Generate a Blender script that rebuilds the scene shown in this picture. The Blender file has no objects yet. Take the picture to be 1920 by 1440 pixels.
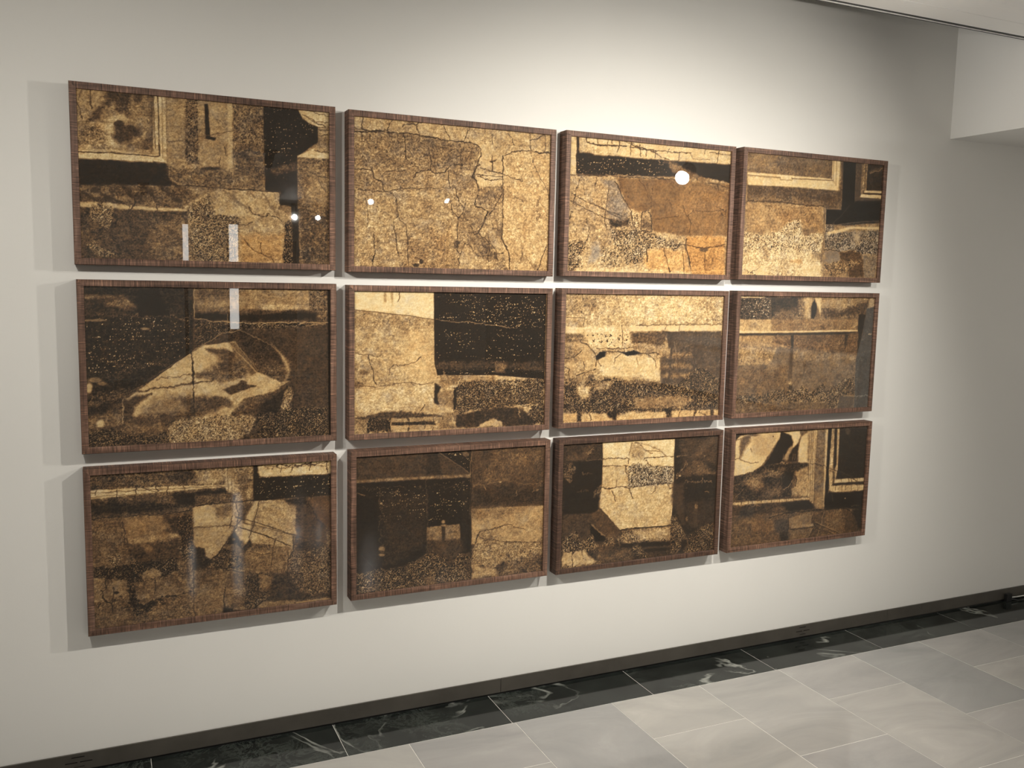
import bpy, bmesh, math, random
import numpy as np
from mathutils import Matrix, Vector

# ------------------------------------------------------------ camera, world, light, exposure
sc = bpy.context.scene
C = bpy.data.collections.new('gallery'); sc.collection.children.link(C)
cam = bpy.data.cameras.new('camera'); camo = bpy.data.objects.new('camera', cam); C.objects.link(camo)
cam.sensor_width = 36; cam.lens = 31.6525; cam.clip_start = .05; cam.clip_end = 80
R_ = Vector((0.910811, -0.412297, 0.020854)); U_ = Vector((0.028242, 0.112627, 0.993236)); F_ = Vector((0.411857, 0.904061, -0.114226))
M = Matrix((R_, U_, -F_)).transposed().to_4x4(); M.translation = Vector((0.07245, -3.0779, 1.6383)); camo.matrix_world = M
sc.camera = camo
vs = sc.view_settings
vs.view_transform = 'Standard'; vs.look = 'None'; vs.gamma = 1.0; vs.use_curve_mapping = False; vs.exposure = 0.0
W = bpy.data.worlds.new('world'); sc.world = W; W.use_nodes = True
W.node_tree.nodes['Background'].inputs[0].default_value = (.9, .95, 1, 1)
W.node_tree.nodes['Background'].inputs[1].default_value = .006
WALL_Y = .0545

def link_light(name, kind, loc, energy, color, aim=None, **kw):
    l = bpy.data.lights.new(name, kind); l.energy = energy; l.color = color
    for k, v in kw.items(): setattr(l, k, v)
    o = bpy.data.objects.new(name, l); C.objects.link(o); o.location = loc
    if aim is not None:
        o.rotation_euler = (Vector(aim) - Vector(loc)).to_track_quat('-Z', 'Y').to_euler()
    return o
# added ceiling fill above the viewer (unseen strip luminaires, built further down)
link_light('fill_strip_light', 'AREA', (0.0, -2.35, 2.655), 5, (1, .975, .93), aim=(0.0, -2.35, 0), shape='RECTANGLE', size=2.6, size_y=.3)
link_light('fill_strip_light', 'AREA', (3.4, -2.35, 2.655), 5, (1, .975, .93), aim=(3.4, -2.35, 0), shape='RECTANGLE', size=2.6, size_y=.3)
# track spots on the pictures and lamps of the hall behind: (position, aim, watts, cone deg, blend)
WARM = (1, .95, .865)
SPOTS = [((-.27, -1.60, 2.32), (.0, 0, 1.0), 44, 122, 1.0),
         ((2.08, -1.80, 2.54), (1.75, 0, .80), 158, 106, 1.0),
         ((3.32, -1.60, 2.28), (1.2, 0, .95), 104, 138, 1.0),
         ((-.55, -1.58, 2.32), (2.9, 0, 1.0), 125, 62, 1.0)]  # extra lamp, added so the right column throws a shadow rightwards
HALL = [((2.88, -11.5, 2.56), (.8, -7, 1.2), 90), ((3.25, -11.5, 2.57), (3.6, -8, 0), 90),
        ((3.56, -9.5, 2.70), (3.4, -6, 0), 72), ((4.34, -8.5, 2.68), (5.5, -6, .5), 72),
        ((-2.2, -8.5, 2.66), (-1.5, -11.9, 1.4), 72), ((.6, -9.6, 2.66), (.9, -11.9, 1.4), 72), ((6.9, -5.4, 2.66), (8.6, -8, .7), 520), ((7.3, -4.3, 2.66), (9, -4.2, 1.1), 430),  # lamps in this row are added to light hall, counter and side wall
        ((1.5, -5.6, 2.66), (1.4, -8, 1.3), 72)]  # added to light the two glow columns

FRAMES={
'00':(-0.0019,0.8048,2.2044),
'01':(0.8471,0.7893,2.2012),
'02':(1.6789,0.7889,2.2043),
'03':(2.5076,0.8054,2.2075),
'10':(0.0007,0.8048,1.6140),
'11':(0.8486,0.7893,1.6110),
'12':(1.6764,0.7889,1.6129),
'13':(2.5091,0.8054,1.6149),
'20':(0.0011,0.8048,1.0199),
'21':(0.8560,0.7893,1.0256),
'22':(1.6832,0.7889,1.0230),
'23':(2.5180,0.8054,1.0221),
}
PRINTS={
'00':[['B',.5,.4,0],
['P',.56,.4,0,1,2.5,1.3,[-3,-11,282,-13,288,237,-5,232]],
['P',.24,.35,0,1,7.5,8.8,[114,-14,241,-15,225,33,211,19,200,1,189,82,174,108,140,71,135,41,104,62,83,107,26,130,55,94,102,35]],
['P',.72,.3,0,1,8.8,5.0,[-2,129,44,89,103,-4,80,-7,36,72,-1,111]],
['P',.62,.4,0,1,8.8,5.0,[0,-8,47,-8,50,71,21,109,6,69]],
['C',5.6,.25,1,[48,-8,53,70]],
['C',5.6,.2,1,[0,57,14,80,18,110]],
['C',4.4,.35,1,[22,-4,9,45]],
['P',.78,.35,0,1,13.8,12.5,[0,144,82,125,134,87,169,74,197,105,219,159,194,204,137,215,-2,225]],
['P',.5,.6,0,1,16.3,12.5,[0,153,59,130,126,167,108,217,-2,219]],
['E',.18,.3,0,.9,[178,156,228,152,177,202]],
['E',.15,.2,0,.9,[150,122,168,120,150,135]],
['E',.25,.35,0,.9,[253,193,298,189,253,217]],
['E',.45,.5,0,.6,[41,174,75,171,41,192]],
['P',.32,.35,0,1,10.0,3.8,[270,-6,284,-6,285,215,247,206,267,142]],
['P',.8,.35,0,1,1.9,1.9,[284,-7,330,-7,328,265,276,241]],
['C',5.6,.22,.3,[300,-9,301,236]],
['C',3.1,.55,.3,[316,-7,314,244]],
['C',3.1,.3,.3,[284,-7,285,209]],
['P',.86,.3,0,1,1.9,2.5,[-5,229,136,227,306,236,328,263,-1,269]],
['C',5.0,.2,.5,[0,242,136,239,295,240]],
['C',2.5,.6,.3,[0,234,288,231]],
['P',.09,.14,0,1,3.1,6.3,[0,269,326,264,345,337,400,359,226,360,-1,377]],
['P',.34,.5,0,1,6.3,12.5,[-1,374,226,360,406,358,429,401,398,448,-3,438]],
['C',18.8,.14,3,[52,386,142,436]],
['C',18.8,.14,3,[155,367,224,425]],
['C',18.8,.14,3,[232,356,283,422]],
['C',18.8,.14,3,[1,407,73,427]],
['C',18.8,.14,3,[303,364,380,417]],
['E',.6,.3,0,.8,[80,402,114,400,80,414]],
['E',.6,.3,0,.7,[160,416,201,414,160,425]],
['P',.6,.35,0,1,1.9,1.9,[333,-7,404,-7,401,282,332,268]],
['P',.42,.75,0,1,3.8,3.8,[404,-7,455,-6,453,279,401,282]],
['P',.6,.35,0,1,1.9,1.9,[455,-6,576,-5,572,277,453,285]],
['P',.72,.25,0,1,1.9,1.3,[573,-5,592,-5,591,276,570,277]],
['P',.46,.7,0,1,2.5,1.9,[592,-5,719,-5,723,355,595,285]],
['P',.35,.6,0,1,18.8,12.5,[602,165,718,169,723,355,595,285]],
['P',.68,.3,0,1,1.3,1.3,[498,10,526,10,527,141,499,143]],
['P',.08,.1,0,1,1.3,1.3,[481,14,493,11,501,143,524,146,520,158,482,153]],
['C',3.8,.35,.6,[337,178,434,153,483,140,609,107]],
['C',2.5,.15,1,[541,228,537,260]],
['C',2.5,.2,1,[557,182,563,207]],
['P',.42,.55,0,1,8.8,10.0,[327,287,594,279,724,299,723,355,555,352,400,355,345,343]],
['P',.62,.4,0,1,5.0,5.0,[335,265,450,257,463,268,371,284]],
['E',.15,.3,0,.9,[500,275,544,272,500,284]],
['P',.07,.1,0,1,1.9,1.9,[719,-5,865,-2,884,37,951,63,951,131,861,198,863,664,836,662,834,412,786,410,785,355,723,353]],
['S',.35,[719,-5,865,-2,951,63,862,158,815,294,724,299]],
['P',.32,.45,0,1,7.5,10.0,[749,258,856,218,859,251,775,283]],
['P',.84,.3,0,1,1.9,2.5,[865,-3,998,-1,999,63,951,63,911,51,884,27]],
['C',3.8,.35,1,[884,17,938,39,998,40]],
['C',3.8,.3,2,[911,-4,952,11,998,14]],
['C',3.8,.2,1,[918,41,998,62]],
['P',.62,.4,0,1,1.9,1.9,[955,69,998,66,998,100,975,105,982,125,998,130,998,174,939,168,936,152,970,128,955,104]],
['C',4.4,.3,1,[958,74,998,74]],
['C',4.4,.2,1,[959,100,998,99]],
['C',5.0,.25,1,[937,165,998,171]],
['P',.86,.25,0,1,1.9,1.9,[863,195,935,157,944,171,999,177,999,198,863,201]],
['P',.42,.6,0,1,2.5,2.5,[863,203,999,199,1003,438,867,444]],
['P',.55,.4,0,1,18.8,12.5,[910,247,999,275,998,404,882,396]],
['P',.3,.6,0,1,12.5,6.3,[867,441,1003,438,1003,668,873,662]],
['P',.68,.4,0,1,3.1,6.3,[392,435,442,401,492,372,545,355,785,356,784,407,774,429,835,452,833,663,602,661,406,661,406,486]],
['C',13.8,.42,2,[555,362,656,435]],
['C',13.8,.42,2,[712,363,784,458]],
['C',13.8,.42,2,[651,363,676,388]],
['P',.55,.9,0,1,10.0,12.5,[404,441,492,379,509,442,617,470,602,660,406,661]],
['P',.78,.25,0,1,1.9,5.0,[-3,438,45,437,130,440,247,446,398,445,398,458,130,462,-4,457]],
['P',.76,.25,0,1,5.0,5.0,[516,445,637,442,636,462,515,465]],
['P',.22,.45,0,1,3.8,6.3,[-2,459,130,462,407,457,407,661,-3,667]],
['C',11.3,.36,4,[3,505,71,508,246,505]],
['C',11.3,.36,4,[2,536,70,539,245,536]],
['C',11.3,.36,4,[1,566,69,570,244,568]],
['C',11.3,.36,4,[1,597,69,601,244,600]],
['P',.58,.9,0,1,5.0,16.3,[38,466,68,434,118,462,129,505,88,532,48,509]],
['P',.5,.9,0,1,5.0,16.3,[17,603,57,589,91,619,137,630,125,659,67,651]],
['P',.4,.5,0,1,15.1,12.5,[257,518,397,486,408,576,400,657,254,661]],
['P',.66,.35,.6,1,12.5,10.0,[616,542,800,535,799,663,614,662]],
['P',.3,.95,0,1,5.0,7.5,[804,494,837,466,839,663,798,663]],
['P',.08,.1,0,1,1.9,3.8,[838,412,865,424,868,664,839,663]],
['C',4.4,.06,1,[785,355,788,408]],
['C',4.4,.1,.6,[226,357,406,350,555,353,785,355]],
['C',3.8,.08,1,[201,414,197,446,176,478,141,495,128,518,111,531,118,580,143,611,142,645]],
['C',2.5,.1,1,[132,399,136,430,183,446,176,478,181,522]],
['C',3.1,.1,1,[117,499,108,537,98,556]],
['C',2.5,.1,1,[425,300,431,325]],
['C',2.5,.12,1,[474,296,517,342]],
['C',2.5,.12,1,[537,292,543,324]],
['C',3.1,.1,1,[653,422,662,448,701,459,728,464,731,451,774,462,794,478]],
['C',2.5,.1,1,[635,568,674,613,706,625,746,637,759,664]],
['C',2.5,.1,1,[700,578,706,625]],
['C',3.1,.15,1,[410,467,453,471,515,481,578,491,617,502,668,493]],
['C',3.1,.1,1,[283,435,287,466,325,464,403,473]],
['C',2.5,.12,1,[951,278,971,324,999,349]],
['C',2.5,.15,1,[916,260,951,278,999,282]],
['K',37.6,.3,[-1,468,998,417,1003,666,-4,665]]],
'01':[['B',.61,.53,0],
['P',.69,.4,0,1,2.8,5.5,[-2,-7,1007,-3,1006,88,891,81,748,114,743,217,623,225,608,150,621,99,592,76,469,67,270,53,4,66]],
['P',.51,.55,0,1,3.4,5.5,[3,69,193,56,283,56,469,70,599,76,622,98,611,162,595,208,539,205,471,179,444,218,364,217,298,234,245,213,3,236]],
['P',.45,.55,0,1,27.5,13.8,[244,67,593,88,594,164,471,166,437,212,364,205,336,121]],
['P',.57,.5,0,1,6.9,8.3,[3,236,285,222,471,197,595,227,596,277,445,293,169,315,3,337]],
['P',.62,.53,0,1,13.8,9.6,[3,337,169,319,445,293,508,422,512,677,4,683]],
['P',.71,.45,.15,1,2.8,5.5,[744,121,819,93,892,83,1010,89,1012,685,782,677,746,521]],
['P',.53,.55,0,1,4.1,6.9,[610,295,680,266,733,262,738,307,710,347,672,401,614,487,600,500,585,469,598,373]],
['P',.5,.55,0,1,13.8,6.9,[556,387,598,373,668,395,662,427,600,513,516,485,509,434]],
['P',.45,.55,0,1,8.3,8.3,[572,534,621,500,671,536,715,587,716,626,673,634,615,584]],
['P',.7,.44,0,1,5.5,6.9,[545,557,608,590,617,668,519,670]],
['P',.53,.55,.2,1,34.4,20.6,[248,546,475,486,505,677,249,677]],
['P',.79,.25,0,1,6.9,8.3,[615,200,743,217,744,255,680,263,617,282,602,252]],
['P',.75,.25,0,1,9.6,9.6,[627,79,748,114,742,191,615,187]],
['C',5.5,.1,1,[3,68,98,60,193,56,283,56,469,70,599,76,622,95,625,130,611,162,598,207,581,228,606,251,617,289]],
['C',5.5,.1,1,[748,121,790,101,833,90,892,83,936,92,1006,88]],
['C',6.2,.1,1,[746,121,743,217,747,345,746,521,757,540,787,591,789,670]],
['C',4.1,.12,1,[41,-5,38,54,98,58,161,51,167,13,192,-13]],
['C',3.4,.12,1,[4,51,98,57]],
['C',3.4,.12,1,[35,73,38,108]],
['C',3.4,.12,1,[76,69,79,99]],
['C',5.5,.08,1,[235,56,244,79,250,127,248,170]],
['C',3.4,.1,1,[231,26,244,13,296,14,309,55]],
['C',3.4,.12,1,[257,-1,296,14,328,-1]],
['C',4.8,.1,1,[363,112,366,143,371,161,367,211,377,229,437,221,457,204,471,182,532,177]],
['C',4.1,.12,1,[367,214,324,220,298,234,285,259]],
['C',4.1,.12,1,[458,211,462,260,465,291,500,289,507,333,521,358,542,382]],
['C',3.4,.18,1,[462,292,391,296,298,305,227,306,169,325,17,328]],
['C',3.4,.12,1,[4,236,54,232,86,236,92,266,136,281,143,317,175,327,204,356,207,405,211,442,247,477,258,527,262,670]],
['C',4.1,.1,1,[211,439,189,455,192,498,205,535,203,585,216,615]],
['C',4.1,.15,1,[86,230,92,260]],
['C',3.4,.2,1,[139,244,149,232,246,225]],
['C',3.4,.15,1,[58,358,64,400,67,467,61,492]],
['C',3.4,.1,1,[93,521,99,576,103,619,90,644,87,675]],
['C',4.8,.06,1,[100,619,88,650]],
['C',4.1,.1,1,[473,354,481,404,515,431,542,388,549,356]],
['C',4.1,.1,1,[512,431,509,485,513,536,507,581,525,606,519,664]],
['C',2.8,.12,1,[525,606,545,554,573,553,601,590]],
['C',4.1,.1,1,[617,289,604,347,601,372,633,374,668,395]],
['C',6.2,.12,1,[668,401,648,453,621,493,600,507,578,469]],
['C',4.8,.12,1,[737,262,738,307,717,347,696,387,676,407]],
['C',3.4,.15,1,[695,310,713,341]],
['C',3.4,.1,1,[621,500,664,530,715,580,719,626]],
['C',2.8,.15,1,[670,498,679,569,673,634]],
['C',3.4,.15,1,[601,590,616,609,665,608,715,600,758,592]],
['C',4.1,.1,1,[622,187,678,196,743,204,779,221,837,230,852,236]],
['C',4.1,.12,1,[609,219,679,221,743,220]],
['C',3.4,.12,1,[609,226,679,240,740,233]],
['C',8.3,.08,1,[686,125,688,157,684,195]],
['C',3.4,.15,1,[674,152,706,143]],
['C',4.1,.12,1,[904,128,927,179,947,217,977,254,993,279,1004,332]],
['C',4.1,.12,1,[882,1,890,26,891,78]],
['C',3.4,.12,1,[963,1,971,26,969,85]],
['C',3.4,.12,1,[767,11,792,28,797,66]],
['C',3.4,.15,1,[682,24,686,62]],
['C',3.4,.1,1,[564,3,544,55,530,68]],
['C',3.4,.2,1,[421,-3,462,49,469,70]],
['C',3.4,.2,1,[860,569,854,629]],
['C',4.1,.12,1,[993,545,965,619,944,673]],
['C',3.4,.15,1,[890,33,934,23,963,1]],
['C',2.8,.25,1,[810,310,861,339]],
['C',3.4,.12,1,[470,116,490,102,518,132,525,181]],
['C',6.2,.3,4,[5,680,275,676,478,671,617,681,833,669]],
['E',.05,.25,0,.9,[302,663,318,662,302,673]],
['E',.07,.25,0,.9,[328,643,338,643,328,655]],
['E',.25,.5,0,.7,[507,555,521,555,507,577]],
['E',.3,.5,0,.6,[505,207,539,205,506,233]],
['E',.3,.38,0,.6,[734,495,756,494,735,521]],
['C',6.9,.12,3,[611,162,598,214,585,240]],
['K',89.4,.5,[-2,-7,1007,-3,1012,685,4,683]]],
'02':[['B',.62,.45,0],
['P',.82,.22,0,1,3.0,3.7,[3,-3,1005,-3,1006,67,669,76,504,78,264,80,38,85,38,180,7,182]],
['P',.08,.08,0,1,3.0,3.0,[35,-4,52,-4,54,61,138,78,41,180]],
['P',.72,.4,0,1,6.0,6.0,[52,-4,86,-4,95,34,264,74,55,75]],
['C',7.5,.12,.8,[92,-1,96,25,192,31,333,24]],
['C',6.0,.2,1,[355,25,479,31,613,30,735,27]],
['C',6.0,.25,1,[859,17,1003,19]],
['C',3.7,.4,1,[728,27,752,57,861,54]],
['C',3.0,.15,1,[156,-1,157,20]],
['P',.07,.1,0,1,3.7,3.7,[38,82,145,80,481,78,669,76,1007,70,1008,173,899,154,711,153,486,168,41,185]],
['S',.75,[39,103,482,83,586,87,597,161,41,185]],
['C',3.7,.15,1,[219,0,216,18]],
['C',3.7,.15,1,[243,1,241,19]],
['C',3.7,.15,1,[290,0,278,55]],
['C',3.7,.15,1,[358,-2,357,67]],
['C',3.7,.15,1,[412,9,419,69]],
['C',3.7,.15,1,[454,30,455,66]],
['C',3.7,.15,1,[509,32,511,71]],
['C',3.7,.15,1,[659,39,657,73]],
['C',3.7,.15,1,[831,1,821,26]],
['C',3.7,.15,1,[922,6,913,67]],
['C',3.7,.15,1,[307,-1,347,5,376,9]],
['C',3.7,.15,1,[598,12,584,38]],
['C',5.2,.15,1,[362,10,406,21,450,27,502,44,555,65,601,74,632,96]],
['P',.62,.45,0,1,4.5,7.5,[8,194,269,194,299,241,345,312,363,378,364,421,250,444,194,465,9,437]],
['P',.52,.35,-.35,1,12.0,10.5,[163,189,269,207,299,241,330,300,357,335,364,421,306,411,226,366,228,245]],
['P',.4,.22,.5,1,4.5,6.0,[276,188,560,176,1008,179,996,458,727,469,513,452,493,341,435,350,361,341,299,241]],
['P',.47,.25,.55,1,37.4,14.9,[713,191,982,213,988,445,749,442,643,321]],
['C',6.0,.15,1,[8,194,197,181,340,181,560,173,697,170]],
['C',2.2,.75,2,[211,177,486,168]],
['P',.42,.4,.2,1,7.5,12.0,[571,82,647,95,812,147,997,199,983,226,790,174,634,140]],
['C',5.2,.12,1,[269,210,299,241,315,277,346,318,376,353,383,420,410,456]],
['C',3.7,.15,1,[231,227,229,269,219,367,217,415,229,458]],
['C',3.0,.12,1,[59,208,41,268,29,334]],
['C',3.7,.2,1,[156,196,151,250]],
['C',3.7,.2,1,[10,282,147,334,363,396]],
['C',3.7,.2,1,[12,318,170,381,307,424]],
['C',3.7,.22,1,[133,323,276,382,350,416]],
['C',3.0,.2,1,[81,248,93,289]],
['P',.16,.4,0,1,7.5,7.5,[234,402,364,403,361,427,250,447]],
['P',.72,.85,0,1,6.0,19.4,[361,341,421,369,417,443,364,421]],
['P',.5,.5,0,1,2.2,3.0,[435,350,479,348,499,378,502,452,447,455]],
['C',6.7,.1,1.5,[439,455,439,356,479,345,498,372,505,455,447,455]],
['P',.3,.4,0,1,4.5,6.0,[444,405,500,409,502,440,450,439]],
['P',.66,.5,0,1,7.5,12.0,[9,437,194,465,365,440,410,456,514,458,728,481,746,532,769,672,9,683]],
['P',.58,1.0,0,1,6.0,19.4,[4,521,112,523,120,553,73,603,103,675,9,683]],
['P',.62,1.0,0,1,6.0,19.4,[251,463,395,444,529,470,652,509,714,501,654,548,503,552,476,622,359,632,283,560]],
['P',.7,.9,0,1,6.0,19.4,[197,550,297,547,316,658,202,673]],
['P',.62,.3,-.5,1,12.0,10.5,[134,552,189,526,198,587,171,624,129,632]],
['P',.66,.35,1,1,6.0,6.0,[728,475,845,464,989,465,993,677,777,679,739,551]],
['P',.7,.35,.7,1,10.5,10.5,[488,547,731,539,761,673,509,678,461,616]],
['P',.8,.3,0,1,7.5,7.5,[74,657,508,653,769,666,770,682,13,688]],
['C',5.2,.2,1,[645,516,801,523,841,535,991,504]],
['C',5.2,.25,1,[793,530,992,517]],
['C',10.5,.3,1.5,[852,535,860,593,859,644]],
['E',.25,.3,0,.9,[849,541,881,540,849,551]],
['C',6.7,.15,1,[728,481,726,520,749,583,768,647]],
['C',6.0,.15,1,[480,547,483,616]],
['C',6.0,.15,1,[585,543,603,587,629,663]],
['C',4.5,.2,1,[708,552,726,673]],
['C',3.7,.15,1,[108,408,123,450,118,492,111,517]],
['C',3.7,.15,1,[700,305,709,342,738,373,755,404,750,449]],
['C',3.7,.2,1,[611,285,628,321,622,359]],
['C',3.0,.2,1,[503,390,570,381,676,363]],
['C',3.0,.22,1,[767,333,877,334,972,316]],
['C',4.5,.2,1,[413,191,459,231,476,286]],
['C',5.2,.22,2,[496,229,500,328]],
['C',4.5,.2,1,[737,360,767,327]],
['C',6.0,.15,2,[939,305,988,322,990,348,949,337,944,311]],
['C',4.5,.2,1,[853,182,900,176,1005,199]],
['C',6.0,.1,2,[24,371,8,407]],
['C',3.0,.85,1,[745,667,991,648]],
['C',3.0,.8,2,[828,593,835,652,784,653]],
['K',44.8,.4,[2,455,988,445,993,677,9,683]]],
'03':[['B',.55,.35,0],
['P',.4,.3,-.1,1,2.3,2.3,[15,-8,613,-7,607,101,12,106]],
['P',.5,.3,0,1,46.1,7.7,[23,-6,208,-6,215,95,14,103]],
['P',.86,.15,0,1,1.5,1.5,[12,104,216,103,607,101,615,112,610,-7,668,-7,666,164,368,165,16,172]],
['P',.76,.2,0,1,1.5,.8,[15,119,239,119,239,127,16,129]],
['C',3.8,.4,.3,[15,120,239,119]],
['C',3.8,.3,.3,[320,119,623,111]],
['C',3.8,.4,.3,[320,115,324,123]],
['C',3.1,.4,.3,[618,-5,623,108,632,125]],
['C',3.1,.45,.3,[641,-5,645,136]],
['C',3.1,.5,.3,[239,119,240,130,321,129]],
['P',.3,.3,-.1,1,3.1,3.1,[16,173,368,166,674,167,685,104,672,-7,692,-6,695,269,581,268,561,258,18,261]],
['P',.42,.35,0,1,20.0,7.7,[16,219,298,220,563,229,561,258,18,261]],
['E',.2,.15,0,.8,[600,215,686,210,602,236]],
['P',.06,.05,-.5,1,2.3,2.3,[692,-6,790,-7,798,228,1002,229,999,326,769,354,643,360,585,362,582,275,699,271]],
['P',.26,.2,-.3,1,3.8,3.1,[790,-7,838,-7,839,190,999,193,1010,313,798,228]],
['P',.06,.05,-.5,1,6.1,3.8,[797,216,1000,205,999,332,769,354,612,361,582,280,794,269]],
['P',.5,.5,0,1,2.3,2.3,[834,-7,875,-7,875,92,872,152,855,186,839,187]],
['C',4.6,.2,.6,[863,-8,868,152]],
['C',3.1,.3,.6,[839,-6,842,154]],
['P',.12,.2,0,1,2.3,2.3,[879,-6,1001,-7,1007,147,880,150]],
['P',.35,.3,0,1,9.2,10.8,[895,43,998,6,1000,24,904,52]],
['C',3.1,.6,1,[900,46,968,29,999,12]],
['P',.85,.15,0,1,1.5,1.5,[871,152,1003,149,1003,161,862,166]],
['P',.12,.1,0,1,1.5,1.5,[858,166,1003,162,1004,171,850,177]],
['P',.86,.15,0,1,1.5,3.1,[842,176,1004,173,1003,192,836,192]],
['C',4.6,.15,1,[18,259,226,253,375,259,573,260]],
['P',.58,.35,.25,1,4.6,6.1,[19,265,301,263,558,265,574,281,573,404,538,405,507,407,463,432,424,410,397,353,280,387,238,417,129,422,22,426]],
['P',.52,.35,.45,1,30.7,15.4,[244,292,529,289,568,392,431,410,396,342,264,376]],
['P',.4,.3,.2,1,7.7,6.1,[419,398,498,383,515,406,463,435,432,421]],
['P',.5,.4,0,1,3.8,2.3,[561,261,582,274,584,403,569,404]],
['P',.82,.9,0,1,6.1,13.8,[18,426,130,439,223,418,270,405,293,369,337,350,392,345,414,381,437,433,507,407,573,416,562,522,470,525,469,607,5,619,4,483]],
['P',.8,.6,0,1,15.4,10.8,[3,528,470,525,567,581,577,664,5,667]],
['P',.84,.2,0,1,6.1,7.7,[1,611,192,603,181,666,1,670]],
['P',.84,.25,0,1,7.7,7.7,[429,591,567,581,575,664,427,666]],
['P',.66,.35,.6,1,6.1,6.1,[337,570,427,562,429,585,346,587]],
['P',.6,.45,0,1,10.8,7.7,[142,513,193,517,183,580,153,569]],
['P',.55,.9,-.4,1,6.1,9.2,[589,365,651,359,658,400,805,394,999,374,1000,521,880,518,782,503,703,512,592,498,578,427]],
['P',.82,.15,0,1,2.3,3.1,[603,403,661,391,770,365,997,359,999,372,795,377,678,403,609,420]],
['P',.66,.2,-.4,1,15.4,7.7,[797,395,853,392,850,453,809,448]],
['C',9.2,.3,1,[575,286,583,374,583,433,573,510,571,581]],
['C',2.3,.8,.8,[582,280,584,403]],
['P',.5,.15,-.4,1,6.1,4.6,[592,509,710,506,711,565,630,585,598,574]],
['P',.24,.3,.4,1,6.1,7.7,[703,518,782,506,806,502,863,513,892,560,905,657,794,654,715,565]],
['P',.5,.8,.3,1,6.1,20.0,[653,579,787,563,885,573,791,611,714,655,643,657,584,599]],
['P',.5,.3,-.3,1,6.1,4.6,[889,530,997,533,995,659,909,660]],
['C',5.4,.15,1,[584,504,710,506]],
['C',3.8,.3,3,[134,610,37,669]],
['C',6.1,.2,3,[20,630,57,652,94,657]],
['C',2.3,.6,.8,[628,366,768,345,994,323]],
['C',2.3,.25,.5,[631,360,701,304,760,241]]],
'10':[['B',.24,.4,0],
['P',.1,.25,0,1,2.5,3.7,[-5,-6,418,0,413,267,161,432,51,535,-11,532]],
['P',.16,.3,0,1,8.7,7.5,[-6,43,149,41,199,96,147,115,-7,121]],
['P',.45,.5,0,1,9.9,12.4,[81,63,160,50,193,83,147,90,91,78]],
['P',.38,.5,0,1,5.0,6.2,[-6,37,149,32,149,47,-6,49]],
['P',.06,.06,0,1,9.9,6.2,[201,9,287,8,309,101,297,127,198,114]],
['S',.5,[-4,121,409,126,407,260,316,316,164,351,0,359]],
['C',2.5,.5,3,[7,116,204,117,409,120]],
['E',.55,.3,0,.9,[40,138,79,138,39,144]],
['E',.6,.3,0,.9,[226,173,245,174,225,179]],
['C',5.0,.45,5,[102,318,257,321,328,316]],
['C',3.1,.4,5,[55,361,187,345]],
['E',.55,.3,0,.9,[27,382,55,382,27,392]],
['E',.85,.2,0,.9,[9,415,23,416,8,440]],
['E',.5,.3,0,.9,[60,398,83,399,60,406]],
['P',.3,.7,0,1,8.7,12.4,[-3,452,99,430,156,426,132,463,24,496,-4,489]],
['P',.4,.4,0,1,9.9,8.7,[-5,526,130,532,129,576,-7,585]],
['E',.85,.15,0,.9,[44,563,61,564,44,579]],
['P',.56,.35,0,1,6.2,5.0,[421,1,911,2,910,92,818,86,676,90,501,94,422,82]],
['P',.32,.4,0,1,18.6,12.4,[421,1,614,3,563,36,423,57]],
['E',.75,.4,0,.8,[772,79,877,79,772,95]],
['P',.08,.08,0,1,8.7,6.2,[422,95,501,107,676,109,937,98,943,135,688,142,421,133]],
['P',.45,.35,0,1,8.7,9.9,[422,82,638,80,638,100,422,101]],
['P',.38,.7,0,1,3.7,3.7,[911,2,991,4,991,142,943,139,944,98,910,92]],
['P',.28,.9,0,1,3.1,3.7,[421,142,624,147,977,152,817,169,611,178,536,191,456,241,425,257]],
['C',2.5,.75,.6,[424,6,420,129,500,142,624,147,991,147]],
['C',2.5,.6,.6,[556,113,556,145]],
['C',2.5,.7,2,[688,162,817,162,977,151]],
['P',.2,.25,0,1,5.0,3.7,[611,179,991,172,993,548,828,542,815,433,822,352,784,271,687,211]],
['P',.18,.3,0,1,2.5,2.5,[456,245,536,194,611,179,700,218,783,278,822,346,815,413,762,458,684,536,677,556,620,533,673,362,586,230,468,248]],
['P',.32,.45,0,1,18.6,12.4,[586,230,686,323,816,325,815,413,703,496,619,546,494,541,589,472,685,402]],
['P',.78,.22,0,1,1.9,2.5,[138,469,190,433,262,378,334,323,407,273,456,245,586,228,623,296,679,363,782,412,815,406,749,451,620,480,575,531,556,557,420,558,170,540,136,513]],
['P',.34,.45,0,1,14.9,16.2,[498,268,572,288,591,295,673,356,609,387,496,397,423,382,417,363,485,345,528,314]],
['P',.4,.3,0,1,3.1,2.5,[561,233,586,233,679,363,653,375,591,295]],
['C',3.1,.7,.5,[561,236,673,366]],
['C',2.5,.6,.5,[586,233,679,356]],
['P',.24,.3,0,1,5.0,6.2,[461,261,535,258,579,275,585,295,547,291,474,271]],
['C',9.9,.2,1.5,[193,437,255,426,404,408,484,400]],
['C',6.2,.35,2,[261,385,405,366,497,358]],
['C',7.5,.25,2,[137,482,195,465,254,448]],
['P',.2,.3,0,1,7.5,7.5,[133,469,196,452,231,454,177,502,170,546,130,538]],
['P',.5,.3,0,1,24.8,12.4,[254,467,403,440,408,550,194,535,206,516]],
['P',.28,.35,0,1,12.4,12.4,[361,464,557,471,575,518,432,545,408,524,372,497]],
['P',.3,.4,0,1,8.7,8.7,[194,535,408,531,494,528,420,558,251,569,176,559]],
['P',.74,.25,0,1,2.5,2.5,[458,455,602,390,737,411,607,480]],
['P',.2,.3,0,1,2.5,2.5,[533,438,602,410,672,425,564,462]],
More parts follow.
